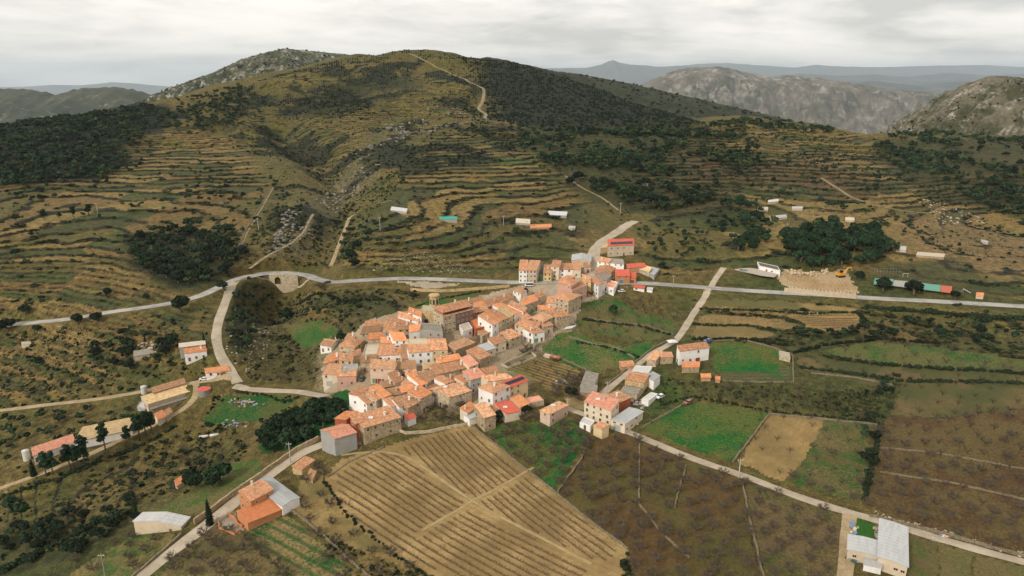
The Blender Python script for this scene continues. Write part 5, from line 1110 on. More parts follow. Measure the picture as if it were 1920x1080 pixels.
m = MB(); m.slab([(-1.6, -.3, .2), (-1.6, .3, .2), (1.0, .3, 1.6), (1.0, -.3, 1.6)], .08); ob('chute', m.mesh('chute', ['frame_white']), sl_); m = MB(); m.tube([(1.0, -.25, 0), (1.0, -.25, 2.0)], .06, 4); m.tube([(1.0, .25, 0), (1.0, .25, 2.0)], .06, 4); m.tube([(1.05, 0, 1.6), (1.7, 0, 0)], .1, 4); ob('ladder', m.mesh('ladder', ['metal_grey']), sl_)
# ------------------------------------------------------------------ tanks, silos, yard clutter
def drum(name, u, v, r, h, mat, top, lab, cat, cone=0.0):
    p = rc(u, v); o = ob(name, None, loc=p); tag(o, lab, cat); m = MB(); m.tube([(0, 0, -1), (0, 0, h)], r, 20); ob('shell', m.mesh('shell', [mat]), o)
    m = MB(); m.tube([(0, 0, h + .02), (0, 0, h + .15), (0, 0, h + .2 + cone)], [r * 1.02, r * 1.02, r * .1 if cone else r * .9], 20); ob('cap', m.mesh('cap', [top]), o); return o
plain('tank_red', (.55, .12, .09)); plain('silo_white', (.52, .50, .46))
drum('water_tank', 384, 737, 2.1, 1.5, 'metal_grey', 'tank_red', 'round grey water tank with a red top beside the lane', 'water tank'); drum('silo', 271, 737, .95, 2.4, 'silo_white', 'silo_white', 'white silo beside the long livestock barn', 'silo', .3); drum('silo', 51, 862, .95, 3.0, 'silo_white', 'silo_white', 'white silo at the end of the very long barn', 'silo', .35)
p = rc(392, 820); o = ob('gas_tank', None, loc=p, rotz=.35); tag(o, 'white cylindrical gas tanks lying in the grass', 'tank')
for x in (-1.5, 1.6):
    m = MB(); m.tube([(x - 1.4, 0, .55), (x - 1.2, 0, .55), (x + 1.2, 0, .55), (x + 1.4, 0, .55)], [.2, .45, .45, .2], 10); ob('vessel', m.mesh('vessel', ['frame_white'], True), o)
def heap(name, poly_c, spread, n_, lab, cat, seed, mats, sz=(.15, .45)):
    rr = random.Random(seed); org = rc(*poly_c); o = ob(name, None, loc=org); tag(o, lab, cat)
    for i in range(n_):
        u = poly_c[0] + rr.gauss(0, spread[0]); v = poly_c[1] + rr.gauss(0, spread[1]); p = rc(u, v); a, b_, c_ = (rr.uniform(*sz) for _ in range(3)); m = MB(); m.box(-a, a, -b_, b_, 0, c_); q = ob(rr.choice(['crate', 'sheet', 'plank', 'block']), m.mesh('piece', [rr.choice(mats)]), o, (p.x - org.x, p.y - org.y, p.z - org.z)); q.rotation_euler = (rr.uniform(-.3, .3), rr.uniform(-.3, .3), rr.uniform(0, 3))
jm = ['metal_grey', 'wood_pole', 'wall_beige', 'rust', 'shutter_green', 'wood_pole', 'steel_dark', 'tarp_blue', 'wall_concrete_grey']
heap('scrap_heap', (462,756), (14,3), 55, 'heap of scrap and white sheets on the green yard', 'scrap heap', 1, jm); heap('scrap_heap', (437,797), (14,4), 28, 'scattered scrap below the green yard', 'scrap heap', 2, jm); heap('scrap_heap', (1600,996), (3,7), 22, 'scrap piled left of the small bright lawn', 'scrap heap', 3, jm, (.15,.45)); heap('scrap_heap', (1643,1000), (2.5,6), 22, 'junk piled between the small lawn and the metal-roofed barn', 'scrap heap', 4, jm, (.15,.45)); heap('scrap_heap', (1606,1050), (8,4), 26, 'junk strewn below the barn wing', 'scrap heap', 5, jm, (.15,.5)); heap('scrap_heap', (1198,758), (8,4), 22, 'garden clutter behind the garage building', 'scrap heap', 6, jm, (.15,.5)); heap('scrap_heap', (1182,793), (7,5), 14, 'white bags and crates beside the garage', 'scrap heap', 7, ['frame_white', 'metal_grey'], (.2,.5)); heap('rubble_heap', (285,650), (16,4), 40, 'rubble among the ruined farm sheds', 'rubble', 8, ['dry_stone', 'wall_stone', 'frame_stone'], (.2,.6)); heap('scrap_heap', (1770,1006), (20,4), 16, 'pale debris along the field lane wall', 'debris', 9, jm, (.15,.45)); heap('scrap_heap', (1050,715), (12,5), 16, 'clutter among bare bushes by the vegetable plot', 'scrap heap', 10, jm, (.15,.45))
# long concrete trough, trailer, canopy
o = wall_path('concrete_trough', [(941,686),(952,691),(1006,671),(994,660),(941,686)], .7, .25, 'wall_beige', 'long walled concrete trough beside the vegetable plot', 'trough', jit=.02)
p = rc(1035, 672); o = ob('trailer', None, loc=p, rotz=-.45, scale=.85); tag(o, 'rusty covered trailer at the corner of the meadow', 'trailer'); m = MB(); m.box(-3.2, -.6, -.9, .9, .2, 1.2); ob('front_box', m.mesh('front_box', ['wall_beige']), o); m = MB(); m.tube([(-.5, 0, .6), (0, 0, .7), (3, 0, .65), (3.4, 0, .5)], [.7, .95, .9, .5], 8); ob('rusty_cover', m.mesh('rusty_cover', ['rust'], True), o)
p = rc(1260, 648); o = ob('canopy', None, loc=p, rotz=.2); tag(o, 'white fabric canopy beside the farm lane', 'canopy'); m = MB(); m.add([(-1.6, -1.2, 1.6), (1.6, -1.2, 1.6), (1.6, 1.2, 1.6), (-1.6, 1.2, 1.6), (0, 0, 2.3), (-1.6, -1.2, 1.5), (1.6, -1.2, 1.5), (1.6, 1.2, 1.5), (-1.6, 1.2, 1.5)], [(0,1,4),(1,2,4),(2,3,4),(3,0,4),(8,7,6,5),(0,5,6,1),(1,6,7,2),(2,7,8,3),(3,8,5,0)]); ob('fabric', m.mesh('fabric', ['frame_white']), o)
for x in (-1.5, 1.5):
    for y in (-1.1, 1.1):
        m = MB(); m.tube([(x, y, -.3), (x, y, 1.6)], .05, 4); ob('leg', m.mesh('leg', ['metal_grey']), o)
house((1056,617),(1072,615),(1080,610),2.6,'shed','brown_stone','white','small open hut with a white panel roof at the meadow edge', name='hut', cat='hut', win=0, slope=.08, mind=2)
# ------------------------------------------------------------------ vegetation
def leaf_mat(name, c1, c2, c3):
    b = NB(name, .75); r = b.rnd(); n = b.noise(1.1, 3, .6)
    c = b.mix(b.ramp(n, .4, .62), c1, c2); c = b.mix(b.math('MULTIPLY', r, .6), c, c3); b.b.inputs['Specular IOR Level'].default_value = .15
    c = b.scale(c, b.ramp(r, 0, 1, .7, 1.35)); return b.fin(c, 1.05, .62)
leaf_mat('leaf_oak', (.014,.026,.013), (.034,.050,.020), (.024,.042,.020)); leaf_mat('leaf_pine', (.018,.042,.02), (.04,.075,.03), (.03,.06,.028)); leaf_mat('leaf_olive', (.06,.075,.042), (.09,.10,.06), (.05,.065,.035)); leaf_mat('leaf_bright', (.03,.085,.02), (.05,.11,.028), (.035,.08,.02)); leaf_mat('leaf_cypress', (.012,.025,.012), (.02,.035,.015), (.015,.03,.015))
plain('bark', (.13, .10, .075), .95); plain('twig', (.10, .078, .05), .95, 0, .2); plain('vine', (.09, .056, .033), .95); plain('vine_soil', (.125, .083, .043), .95, 0, .3); plain('blossom', (.62, .45, .42))
b = NB('foliage_mass', .8); c, _ = b.attr('Col'); b.b.inputs['Specular IOR Level'].default_value = .12; b.fin(b.scale(c, b.ramp(b.noise(.9, 3, .6), .3, .7, .7, 1.3)), 1.0, .62)
def rand_dir(r):
    v = r.normal(size=3); return v / np.linalg.norm(v)
def unitv(r, n_):
    v = r.normal(size=(n_, 3)); return v / np.linalg.norm(v, axis=1)[:, None]
def quads_on(r, centers, radii, nq, size, squash=1.0):
    cs = np.array(centers); rad = np.array(radii); k = r.choice(len(cs), nq, p=rad ** 2 / (rad ** 2).sum()); d = unitv(r, nq); d[:, 2] = np.where(d[:, 2] < -.35, -d[:, 2], d[:, 2])
    p = cs[k] + d * rad[k][:, None] * r.uniform(.78, 1.08, (nq, 1)) * np.array([1, 1, squash]); n = d + r.normal(size=(nq, 3)) * .55; n /= np.linalg.norm(n, axis=1)[:, None]
    a = np.cross(n, unitv(r, nq)); a /= np.linalg.norm(a, axis=1)[:, None]; bb = np.cross(n, a); s = size * r.uniform(.6, 1.35, (nq, 1))
    v = np.stack([p + a * s, p + bb * s * .8 + n * s * .25, p - a * s, p - bb * s * .8 - n * s * .2], 1).reshape(-1, 3)
    return v.tolist(), [(o, o + 1, o + 2, o + 3) for o in range(0, nq * 4, 4)]
_ICO = {}
def ico(sub, c, rx, ry, rz, r, jit=.12):
    if sub not in _ICO:
        bm = bmesh.new(); bmesh.ops.create_icosphere(bm, subdivisions=sub, radius=1); _ICO[sub] = (np.array([v.co[:] for v in bm.verts]), [tuple(v.index for v in q.verts) for q in bm.faces]); bm.free()
    v, q = _ICO[sub]; return (v * r.uniform(1 - jit, 1 + jit, (len(v), 1)) * np.array([rx, ry, rz]) + np.array(c)).tolist(), q
def crown_broad(seed, nq=520, lob=11, flat=.8, size=.15):
    """unit crown: radius about 1, base near z=.35, top about z=2"""
    r = np.random.default_rng(seed); cs = []; rd = []
    for i in range(lob):
        d = rand_dir(r); d[2] = abs(d[2]) * .9 - .15; cs.append(np.array([0, 0, 1.15]) + d * np.array([.62, .62, .55 * flat]) * r.uniform(.6, 1.1)); rd.append(r.uniform(.32, .52))
    m = MB()
    for c, q in zip(cs, rd): m.add(*ico(1, c, q * .86, q * .86, q * .8, r, .2))
    m.add(*quads_on(r, cs, rd, nq, size)); return m
def crown_pine(seed):
    r = np.random.default_rng(seed); cs = []; rd = []
    for i in range(13):
        z = 1.2 + 1.6 * (i / 12); w = .75 * (1 - .55 * (i / 12)); a = r.uniform(0, 6.3); k = r.uniform(.2, .8) * w; cs.append(np.array([math.cos(a) * k, math.sin(a) * k, z])); rd.append(r.uniform(.26, .44) * (1.1 - .35 * i / 12))
    m = MB()
    for c, q in zip(cs, rd): m.add(*ico(1, c, q * .8, q * .8, q * .6, r, .25))
    m.add(*quads_on(r, cs, rd, 560, .13, .75)); return m
def crown_cypress(seed):
    r = np.random.default_rng(seed); cs = []; rd = []
    for i in range(14): t = i / 13; cs.append(np.array([r.normal() * .04, r.normal() * .04, .4 + 4.2 * t])); rd.append(.52 * (1 - t) ** .7 + .08)
    m = MB()
    for c, q in zip(cs, rd): m.add(*ico(1, c, q * .9, q * .9, q * 1.2, r, .15))
    m.add(*quads_on(r, cs, rd, 420, .12, 1.2)); return m
def trunk(h, r0, r1, seed, forks=0):
    rr = random.Random(seed); m = MB(); m.tube([(0, 0, -.3), (rr.uniform(-.05, .05), rr.uniform(-.05, .05), h * .5), (rr.uniform(-.1, .1), rr.uniform(-.1, .1), h)], [r0, (r0 + r1) / 2, r1], 6)
    for i in range(forks):
        a = rr.uniform(0, 6.3); m.tube([(0, 0, h * .6), (math.cos(a) * .4, math.sin(a) * .4, h + .35)], [r1, r1 * .4], 5)
    return m
def bare(seed, light=False):
    """leafless almond: unit crown radius about 1, height about 1.5; returns trunk and twig builders"""
    rr = random.Random(seed); t = MB(); w = MB(); h = rr.uniform(.3, .42); t.tube([(0, 0, -.2), (rr.uniform(-.04, .04), rr.uniform(-.04, .04), h)], [.10, .075], 5)
    nl = 4 if light else 6
    for i in range(nl):
        a = 2 * math.pi * i / nl + rr.uniform(-.4, .4); l = rr.uniform(.5, .75); e = Vector((math.cos(a) * l * .75, math.sin(a) * l * .75, h + rr.uniform(.35, .65))); t.tube([(0, 0, h - .03), e], [.06, .032], 4 if not light else 3, cap=False)
        for j in range(3 if light else 6):
            f = rr.uniform(.35, 1); s = Vector((0, 0, h)).lerp(e, f); b_ = a + rr.uniform(-1.2, 1.2); l2 = rr.uniform(.3, .6); e2 = s + Vector((math.cos(b_) * l2, math.sin(b_) * l2, rr.uniform(.05, .5))); w.tube([s, e2], [.028, .013], 3, cap=False)
            for k in range(2 if light else 7):
                s3 = s.lerp(e2, rr.uniform(.3, 1)); d = Vector((rr.uniform(-1, 1), rr.uniform(-1, 1), rr.uniform(-.2, 1))) * .3; w.tube([s3, s3 + d], [.022 if not light else .034, .010], 3, cap=False)
    return t, w
PRO = {}
def proto(kind, crowns, trunks, leaf): PRO[kind] = [(c.mesh('crown', [leaf]), t.mesh('trunk', ['bark'], True)) for c, t in zip(crowns, trunks)]
proto('oak', [crown_broad(s) for s in range(5)], [trunk(.9, .13, .08, s, 3) for s in range(5)], 'leaf_oak')
proto('pine', [crown_pine(s) for s in range(20, 24)], [trunk(2.2, .09, .04, s) for s in range(4)], 'leaf_pine')
proto('grove', [crown_broad(s, 560, 13, 1.0, .14) for s in range(30, 34)], [trunk(1.0, .12, .08, s, 3) for s in range(4)], 'leaf_pine')
proto('olive', [crown_broad(s, 420, 9, .8, .13) for s in range(40, 44)], [trunk(.8, .13, .08, s, 3) for s in range(4)], 'leaf_olive')
proto('bright', [crown_broad(s, 420, 9, .8, .15) for s in range(50, 52)], [trunk(.7, .1, .06, s, 2) for s in range(2)], 'leaf_bright')
proto('cypress', [crown_cypress(60)], [trunk(.8, .14, .1, 1)], 'leaf_cypress')
BA = [bare(s) for s in range(7)]; PRO['almond'] = [(w.mesh('branches', ['twig']), t.mesh('trunk', ['bark'])) for t, w in BA]
bl = []
for s in range(2):
    t, w = bare(70 + s); r = np.random.default_rng(s); v, f = quads_on(r, [np.array([0, 0, .85])], [.7], 130, .06, .6); w.m = [0] * len(w.f); w.add(v, f, 1); bl.append((w.mesh('branches', ['twig', 'blossom']), t.mesh('trunk', ['bark'])))
PRO['blossom'] = bl
TREES = []   # (kind, x, y, z, r, zscale, label, group, cat)
HASH = {}
FQ = [np.array(f) for f in FOOT]
FC_C = np.array([q.mean(0) for q in FQ]); FC_R = np.array([np.linalg.norm(q - q.mean(0), axis=1).max() for q in FQ])
def in_house(x, y, pad=.3):
    d = np.hypot(FC_C[:, 0] - x, FC_C[:, 1] - y)
    for k in np.where(d < FC_R + pad)[0]:
        q = FQ[k]; c = q.mean(0); q = c + (q - c) * 1.12
        if inpoly(np.array([x]), np.array([y]), [tuple(p) for p in q])[0]: return True
    return False
PATCH2 = sst(.48, .6, fbm(GX / 32, GY / 32, 3, 223))
CELLA = np.gradient(ROWS)[:, None] * (COLS[1] - COLS[0]) * GY
SRNG = np.random.default_rng(5)
GYM = GY < 1080
def scatter(poly, n_, mind=0.0, field_ok=False, weight=None, road=1.0):
    m = inpoly(PU, PV, poly) & GYM & VIS & (ROADD > road)
    if not field_ok:
        fm = np.zeros((NR, NC), bool); fm[:-1, :-1] = FC >= 0; m &= ~fm
    idx = np.where(m.ravel())[0]
    if len(idx) == 0: return []
    w = CELLA.ravel()[idx] * (weight.ravel()[idx] if weight is not None else 1)
    if w.sum() <= 0: return []
    pick = SRNG.choice(idx, size=min(n_ * (4 if mind else 1), len(idx)), replace=False if len(idx) > n_ * 4 else True, p=w / w.sum()); out = []; grid = {}
    for k in pick:
        x = GX.ravel()[k] + SRNG.uniform(-.4, .4); y = GY.ravel()[k] + SRNG.uniform(-.4, .4)
        if mind:
            c = (int(x // mind), int(y // mind))
            if any((x - px_) ** 2 + (y - py_) ** 2 < mind * mind for i in (-1, 0, 1) for j in (-1, 0, 1) for px_, py_ in grid.get((c[0] + i, c[1] + j), ())): continue
            grid.setdefault(c, []).append((x, y))
        if y < 330 and in_house(x, y): continue
        out.append((x, y)); 
        if len(out) >= n_: break
    return out
def trees(kind, poly, n_, r0, r1, label, group, cat='tree', mind=None, zs=(.8, 1.05), field_ok=False, weight=None):
    for x, y in scatter(poly, n_, mind if mind is not None else r0 * .9, field_ok, weight, road=1.5):
        r = SRNG.uniform(r0, r1); TREES.append((kind, x, y, gz(x, y), r, SRNG.uniform(*zs), label, group, cat))
def tree_at(kind, u, v, r, label, group, zs=1.0, cat='tree'):
    p = rc(u, v); TREES.append((kind, p.x, p.y, p.z, r, zs, label, group, cat, True))
PINES = []; ORD = dict(enumerate(['zeroth','first','second','third','fourth','fifth','sixth','seventh','eighth','ninth','tenth','eleventh','twelfth','thirteenth','fourteenth','fifteenth','sixteenth','seventeenth','eighteenth','nineteenth','twentieth','twenty-first','twenty-second','twenty-third','twenty-fourth','twenty-fifth','twenty-sixth','twenty-seventh','twenty-eighth','twenty-ninth','thirtieth','thirty-first','thirty-second','thirty-third','thirty-fourth','thirty-fifth','thirty-sixth','thirty-seventh','thirty-eighth','thirty-ninth','fortieth']))
# single trees one can point at
tree_at('cypress', 394, 985, 1.5, 'tall dark cypress standing by the sloping lane', None); tree_at('cypress', 383, 643, 1.0, 'slim cypress behind the western white farmhouse', None); tree_at('cypress', 64, 893, 1.6, 'pointed dark cypress at the end of the very long barn', None, .75); tree_at('cypress', 272, 640, .7, 'small cypress among the ruined farm sheds', None)
for u, v, r in [(88,893,2.5),(100,890,2.4),(132,880,2.6),(160,872,3.0),(198,845,3.0),(243,835,2.2),(262,825,2.9),(274,818,2.7),(285,812,2.4),(146,876,2.4)]: PINES.append((u, v, r))
for i, (u, v, r) in enumerate(sorted(PINES)): tree_at('pine', u, v, r, ORD[i + 1] + ' tall pine from the left in the row along the very long barn', 'pines along the very long barn', 1.05)
for u, v, r, l in [(366,912,3.0,'round dark evergreen left of the ruin by the sloping lane'),(412,902,3.0,'round dark evergreen right of the ruin by the sloping lane'),(398,914,2.3,'dark bush between the two round evergreens'),(48,590,2.8,'big dark oak beside the left end of the main road'),(14,622,3.4,'big dark oak at the left picture edge below the road'),(70,622,1.8,'small oak just below the main road at left'),(146,608,2.8,'dark oak hiding the main road, left of a pair'),(182,604,2.6,'dark oak hiding the main road, right of a pair'),(338,585,4.2,'large oak beside the main road before the bend'),(420,545,2.8,'oak between the main road and the lane fork'),(277,563,1.9,'round oak on the terrace above the main road'),(200,558,2.6,'spreading oak on the western terraces'),(538,602,3.4,'round dark oak on the terraces above the small lawn'),(240,668,2.6,'green tree beside the ruined farm sheds'),(75,680,1.4,'small green tree on the lowest western terrace'),(22,955+0,2.2,'dark bush on the left slope by the track'),(40,970,2.6,'large bush at the left picture edge'),(640,642,2.2,'dark evergreen beside the western tip of the village'),(1150,560+28,2.0,'bright green bush at the top of the upper meadow'),(1655,545,3.3,'round dark tree in front of the sports court, left one'),(1713,552,3.6,'round dark tree in front of the sports court, right one'),(1790,560,2.0,'small round tree right of the red court'),(1612,525,2.4,'dark tree beside the excavator yard'),(1030,770+0,1.4,'dark bush beside the detached salmon house'),(1070,745,2.0,'dark evergreen right of the detached salmon house'),(985,775,1.7,'dark evergreen right of the red sheet roof'),(938,790,2.0,'dark bush left of the red sheet roof'),(745,800,1.7,'dark bush below the long stone house'),(870,770,1.2,'bush in the walled garden'),(30,480,2.2,'lone oak on the upper western terraces, lower one'),(30,415,2.2,'lone oak on the upper western terraces, upper one'),(985,553,1.6,'dark shrub on the village square')]:
    tree_at('oak' if v < 900 or u > 500 else 'grove', u, v, r, l, None)
for u, v, r in [(83,412,2.6),(112,410,1.8),(138,408,2.8),(167,404,2.8),(60,445,1.8),(188,412,1.5)]: tree_at('pine', u, v, r, 'pine in the loose row on the western terraces', 'pines on the western terraces', .75)
tree_at('bright', 1150, 592, 1.6, 'vivid green bush below the pink houses', None)
p_ = [(1108,556,1.6,'leafless tree in the middle of the village square'),(602,545,2.6,'leafless roadside tree right of the culvert')]
for u, v, r, l in p_: tree_at('almond', u, v, r, l, None)
p = rc(467, 529); TREES.append(('bright', p.x, p.y, p.z, 1.0, 1.6, 'small bushy palm by the lane fork', None, 'tree', True))
# woods
trees('oak', [(-120,245),(0,236),(90,226),(200,212),(270,195),(330,215),(335,240),(270,252),(240,300),(200,335),(90,345),(-120,365)], 1700, 1.8, 3.3, 'dark evergreen oak in the hillside wood at upper left', 'oaks of the upper left wood', mind=1.7, weight=.6 + PATCH2)
trees('oak', [(330,215),(450,160),(460,185),(430,235),(380,250)], 240, 1.6, 2.8, 'evergreen oak on the slope below the rocky peak', 'oaks below the rocky peak')
trees('oak', [(960,240),(1010,250),(1290,232),(1400,240),(1430,300),(1400,340),(1300,300),(1340,380),(1230,400),(1130,370),(1010,330)], 640, 2.0, 3.8, 'dark oak scattered over the middle hillside', 'oaks on the middle hillside', mind=2.3, weight=.16 + PATCH2)
trees('oak', [(1280,236),(1420,222),(1560,243),(1560,252),(1400,240)], 130, 2.0, 3.2, 'dark oak on the skyline of the plateau', 'oaks on the plateau skyline')
trees('oak', [(1640,258),(1760,250),(1920,262),(2050,270),(2050,400),(1900,420),(1800,360),(1700,330),(1640,290)], 480, 1.8, 3.6, 'dark oak on the right hillside under the stony hill', 'oaks on the right hillside', mind=2.2, weight=.1 + PATCH2)
trees('oak', [(1300,330),(1500,300),(1660,320),(1640,400),(1400,380)], 45, 1.8, 3.0, 'oak among the reddish terraces at upper right', 'oaks of the upper right terraces', mind=5)
trees('grove', [(1338,395),(1370,372),(1420,385),(1450,420),(1440,465),(1390,480),(1350,440)], 50, 1.8, 3.5, 'dark pine of the upper grove', 'pines of the upper grove', mind=2.3, zs=(.7, 1.25))
trees('grove', [(1470,455),(1500,430),(1560,425),(1625,430),(1680,470),(1650,495),(1560,505),(1490,500)], 105, 2.2, 3.9, 'dark pine of the big grove above the pool', 'pines of the big grove', mind=2.2, zs=(.7, 1.25))
trees('oak', [(240,450),(320,420),(400,430),(460,455),(470,490),(400,530),(340,540),(260,500)], 130, 1.8, 3.2, 'dark oak of the grove above the main road', 'oaks of the grove above the main road', mind=2.2)
trees('oak', [(230,400),(330,350),(520,330),(510,400),(470,440),(330,420)], 60, 1.4, 2.4, 'oak on the terraces left of the gully', 'oaks left of the gully', mind=4)
trees('oak', [(430,545),(480,535),(500,570),(480,640),(440,680),(425,640)], 40, 1.2, 2.2, 'dark shrubby oak along the lane below the culvert', 'shrubby oaks below the culvert', mind=1.8)
trees('grove', [(480,832),(545,785),(610,762),(645,770),(640,795),(575,832),(510,850)], 34, 2.0, 2.9, 'dense dark tree of the clump beside the village lane', 'trees of the clump beside the village lane', mind=1.9, field_ok=True, zs=(.9,1.2))
trees('oak', [(150,650),(260,620),(330,640),(300,690),(180,700)], 26, 1.4, 2.4, 'tree among the ruined farm sheds west of the lane', 'trees round the ruined farm sheds', mind=2.4)
trees('oak', [(640,500),(640,440),(690,420),(700,470),(670,505)], 26, 1.6, 2.6, 'dark oak beside the hill track above the road', 'oaks beside the hill track', mind=2.2)
trees('olive', [(0,780),(130,775),(260,765),(270,800),(150,830),(0,870)], 34, 1.3, 2.0, 'grey-green olive tree above the very long barn', 'olives above the very long barn', mind=3)
trees('olive', [(200,860),(420,800),(470,830),(400,900),(250,930)], 26, 1.0, 1.7, 'grey-green shrub tree on the grassy left slope', 'shrub trees on the left slope', mind=5)
trees('oak', [(0,1000),(150,960),(250,940),(260,975),(120,1060),(0,1080)], 40, 1.1, 2.0, 'dark bush on the bank at the bottom left', 'bushes on the bottom left bank', mind=1.8)
trees('oak', [(1180,430),(1340,410),(1340,500),(1230,510),(1195,470)], 40, 1.3, 2.4, 'dark tree right of the large red-roofed farm building', 'trees right of the large farm building', mind=3)
trees('oak', [(700,420),(1100,400),(1100,450),(700,480)], 26, 1.1, 2.0, 'round tree on the middle terraces above the road', 'trees on the middle terraces', mind=8)
trees('oak', [(1620,735),(1690,700),(1680,735),(1650,830),(1625,930),(1612,930)], 26, .9, 1.7, 'dark bush along the hedge of the red-brown orchard', 'bushes along the orchard hedge', mind=1.8, field_ok=True)
trees('oak', [(1480,640),(1640,600),(1900,600),(1900,640),(1640,640)], 45, 1.1, 2.2, 'dark scrub tree on the bank below the main road', 'scrub trees below the main road', mind=2.5)
trees('oak', TERR[0], 190, .8, 1.7, 'round shrub on the western terraces', 'shrubs on the western terraces', 'shrub', mind=4)
trees('oak', TERR[2], 120, .8, 1.6, 'round shrub on the middle terraces', 'shrubs on the middle terraces', 'shrub', mind=4)
trees('oak', TERR[4], 190, .8, 1.7, 'round shrub on the right terraces', 'shrubs on the right terraces', 'shrub', mind=4)
trees('oak', TERR[1], 60, .8, 1.5, 'round shrub on the lower western terraces', 'shrubs on the lower western terraces', 'shrub', mind=4)
trees('oak', [(-100,365),(0,350),(210,338),(250,300),(290,255),(420,250),(520,200),(460,160),(330,185),(330,250),(260,330),(120,380)], 170, 1.2, 2.6, 'oak at the ragged edge of the upper left wood', 'oaks at the edge of the upper left wood', mind=2.5)
trees('oak', [(830,112),(905,112),(915,165),(905,225),(1010,250),(960,290),(880,240),(860,170)], 130, 1.0, 2.0, 'oak scrub at the edge of the dark hill flank', 'oaks at the edge of the hill flank', mind=2.5)
# orchards
AL = dict(cat='fruit tree')
trees('almond', FIELDS[2][1], 190, 1.5, 2.0, 'leafless fruit tree in the brown orchard', 'trees of the brown orchard', mind=3.3, field_ok=True, **AL)
trees('almond', FIELDS[1][1], 62, 1.4, 1.9, 'leafless fruit tree in the green orchard by the village', 'trees of the green orchard', mind=3.0, field_ok=True, **AL)
trees('almond', FIELDS[3][1], 70, 1.4, 1.9, 'leafless fruit tree in the sparse orchard by the field lane', 'trees of the sparse orchard', mind=3.4, field_ok=True, **AL)
trees('almond', FIELDS[4][1], 60, .6, .9, 'small pruned tree in the bright green field', 'pruned trees of the green field', mind=4, field_ok=True, **AL)
trees('almond', FIELDS[5][1], 9, 1.1, 1.5, 'leafless tree on the ploughed field', 'trees on the ploughed field', mind=4, field_ok=True, **AL)
trees('almond', FIELDS[6][1], 55, 1.1, 1.6, 'leafless tree in the grassy orchard', 'trees of the grassy orchard', mind=4, field_ok=True, **AL)
trees('almond', FIELDS[7][1], 210, 1.4, 1.9, 'leafless tree in the big red-brown orchard', 'trees of the red-brown orchard', mind=3.6, field_ok=True, **AL)
trees('almond', FIELDS[8][1], 60, 1.2, 1.7, 'leafless tree on the scrubby field', 'trees on the scrubby field', mind=4, field_ok=True, **AL)
trees('almond', [(1290,705),(1660,733),(1640,795),(1300,745)], 90, 1.3, 1.8, 'leafless tree in the overgrown strip above the ploughed field', 'trees of the overgrown strip', mind=3.2, **AL)
for i, n_ in ((14, 45), (13, 45)): trees('almond', FIELDS[i - 1 + 0][1] if i == 13 else FIELDS[i][1], n_, 1.2, 1.7, 'leafless tree on the green meadow east of the village', 'trees of the green meadow', mind=3.6, field_ok=True, **AL)
trees('almond', [(405,985),(450,1000),(560,1085),(290,1085),(330,1045)], 60, 1.4, 1.9, 'leafless tree in the orchard below the paved yard', 'trees of the orchard below the yard', mind=3, field_ok=True, **AL)
trees('almond', [(570,880),(604,880),(640,960),(790,1085),(640,1085),(545,955)], 34, 1.3, 1.8, 'leafless tree on the straw slope left of the vineyard', 'trees left of the vineyard', mind=4, field_ok=True, **AL)
trees('almond', [(120,1060),(250,1000),(320,1005),(240,1080)], 14, 1.3, 1.7, 'leafless tree on the bottom left grass plot', 'trees on the grass plot', mind=3.5, field_ok=True, **AL)
trees('almond', [(100,900),(400,800),(480,830),(420,900),(260,950),(60,1010)], 80, 1.0, 1.6, 'leafless tree on the long left slope', 'leafless trees on the left slope', mind=4, **AL)
trees('almond', [(775,795),(775,760),(865,750),(875,790)], 7, 1.5, 2.1, 'leafless tree in the walled garden', 'trees of the walled garden', mind=3, **AL)
trees('almond', [(1040,745),(1050,715),(1100,705),(1100,735),(1090,755)], 14, 1.3, 2.0, 'bare bushy tree by the farmyard', 'bare trees by the farmyard', mind=2.2, field_ok=True, **AL)
trees('almond', [(965,665),(985,630),(1005,640),(990,665)], 12, 1.4, 2.0, 'leafless tree of the thicket below the row houses', 'trees of the leafless thicket', mind=1.6, **AL)
trees('almond', [(1150,560),(1270,560),(1280,600),(1180,598)], 45, 1.2, 1.7, 'leafless tree on the brown strip east of the village', 'trees of the brown strip', mind=3, **AL)
trees('blossom', FIELDS[21][1], 22, 1.3, 1.9, 'pale blossoming almond tree on the lawn strip at right', 'blossoming almonds at right', mind=4.5, field_ok=True, **AL)
trees('almond', [(660,490),(760,410),(1000,380),(1090,420),(1080,460),(980,500),(760,512)], 150, 1.0, 1.6, 'leafless tree on the terraces above the road', 'leafless trees on the terraces', mind=3, **AL)
trees('almond', [(1300,300),(1500,310),(1640,340),(1900,420),(1900,500),(1700,440),(1400,370)], 230, 1.0, 1.6, 'leafless tree on the reddish terraces at right', 'leafless trees on the right terraces', mind=2.8, **AL)
trees('almond', [(480,560),(590,640),(600,720),(480,715),(440,690)], 45, 1.0, 1.6, 'leafless tree in the dip west of the village', 'leafless trees west of the village', mind=3, **AL)
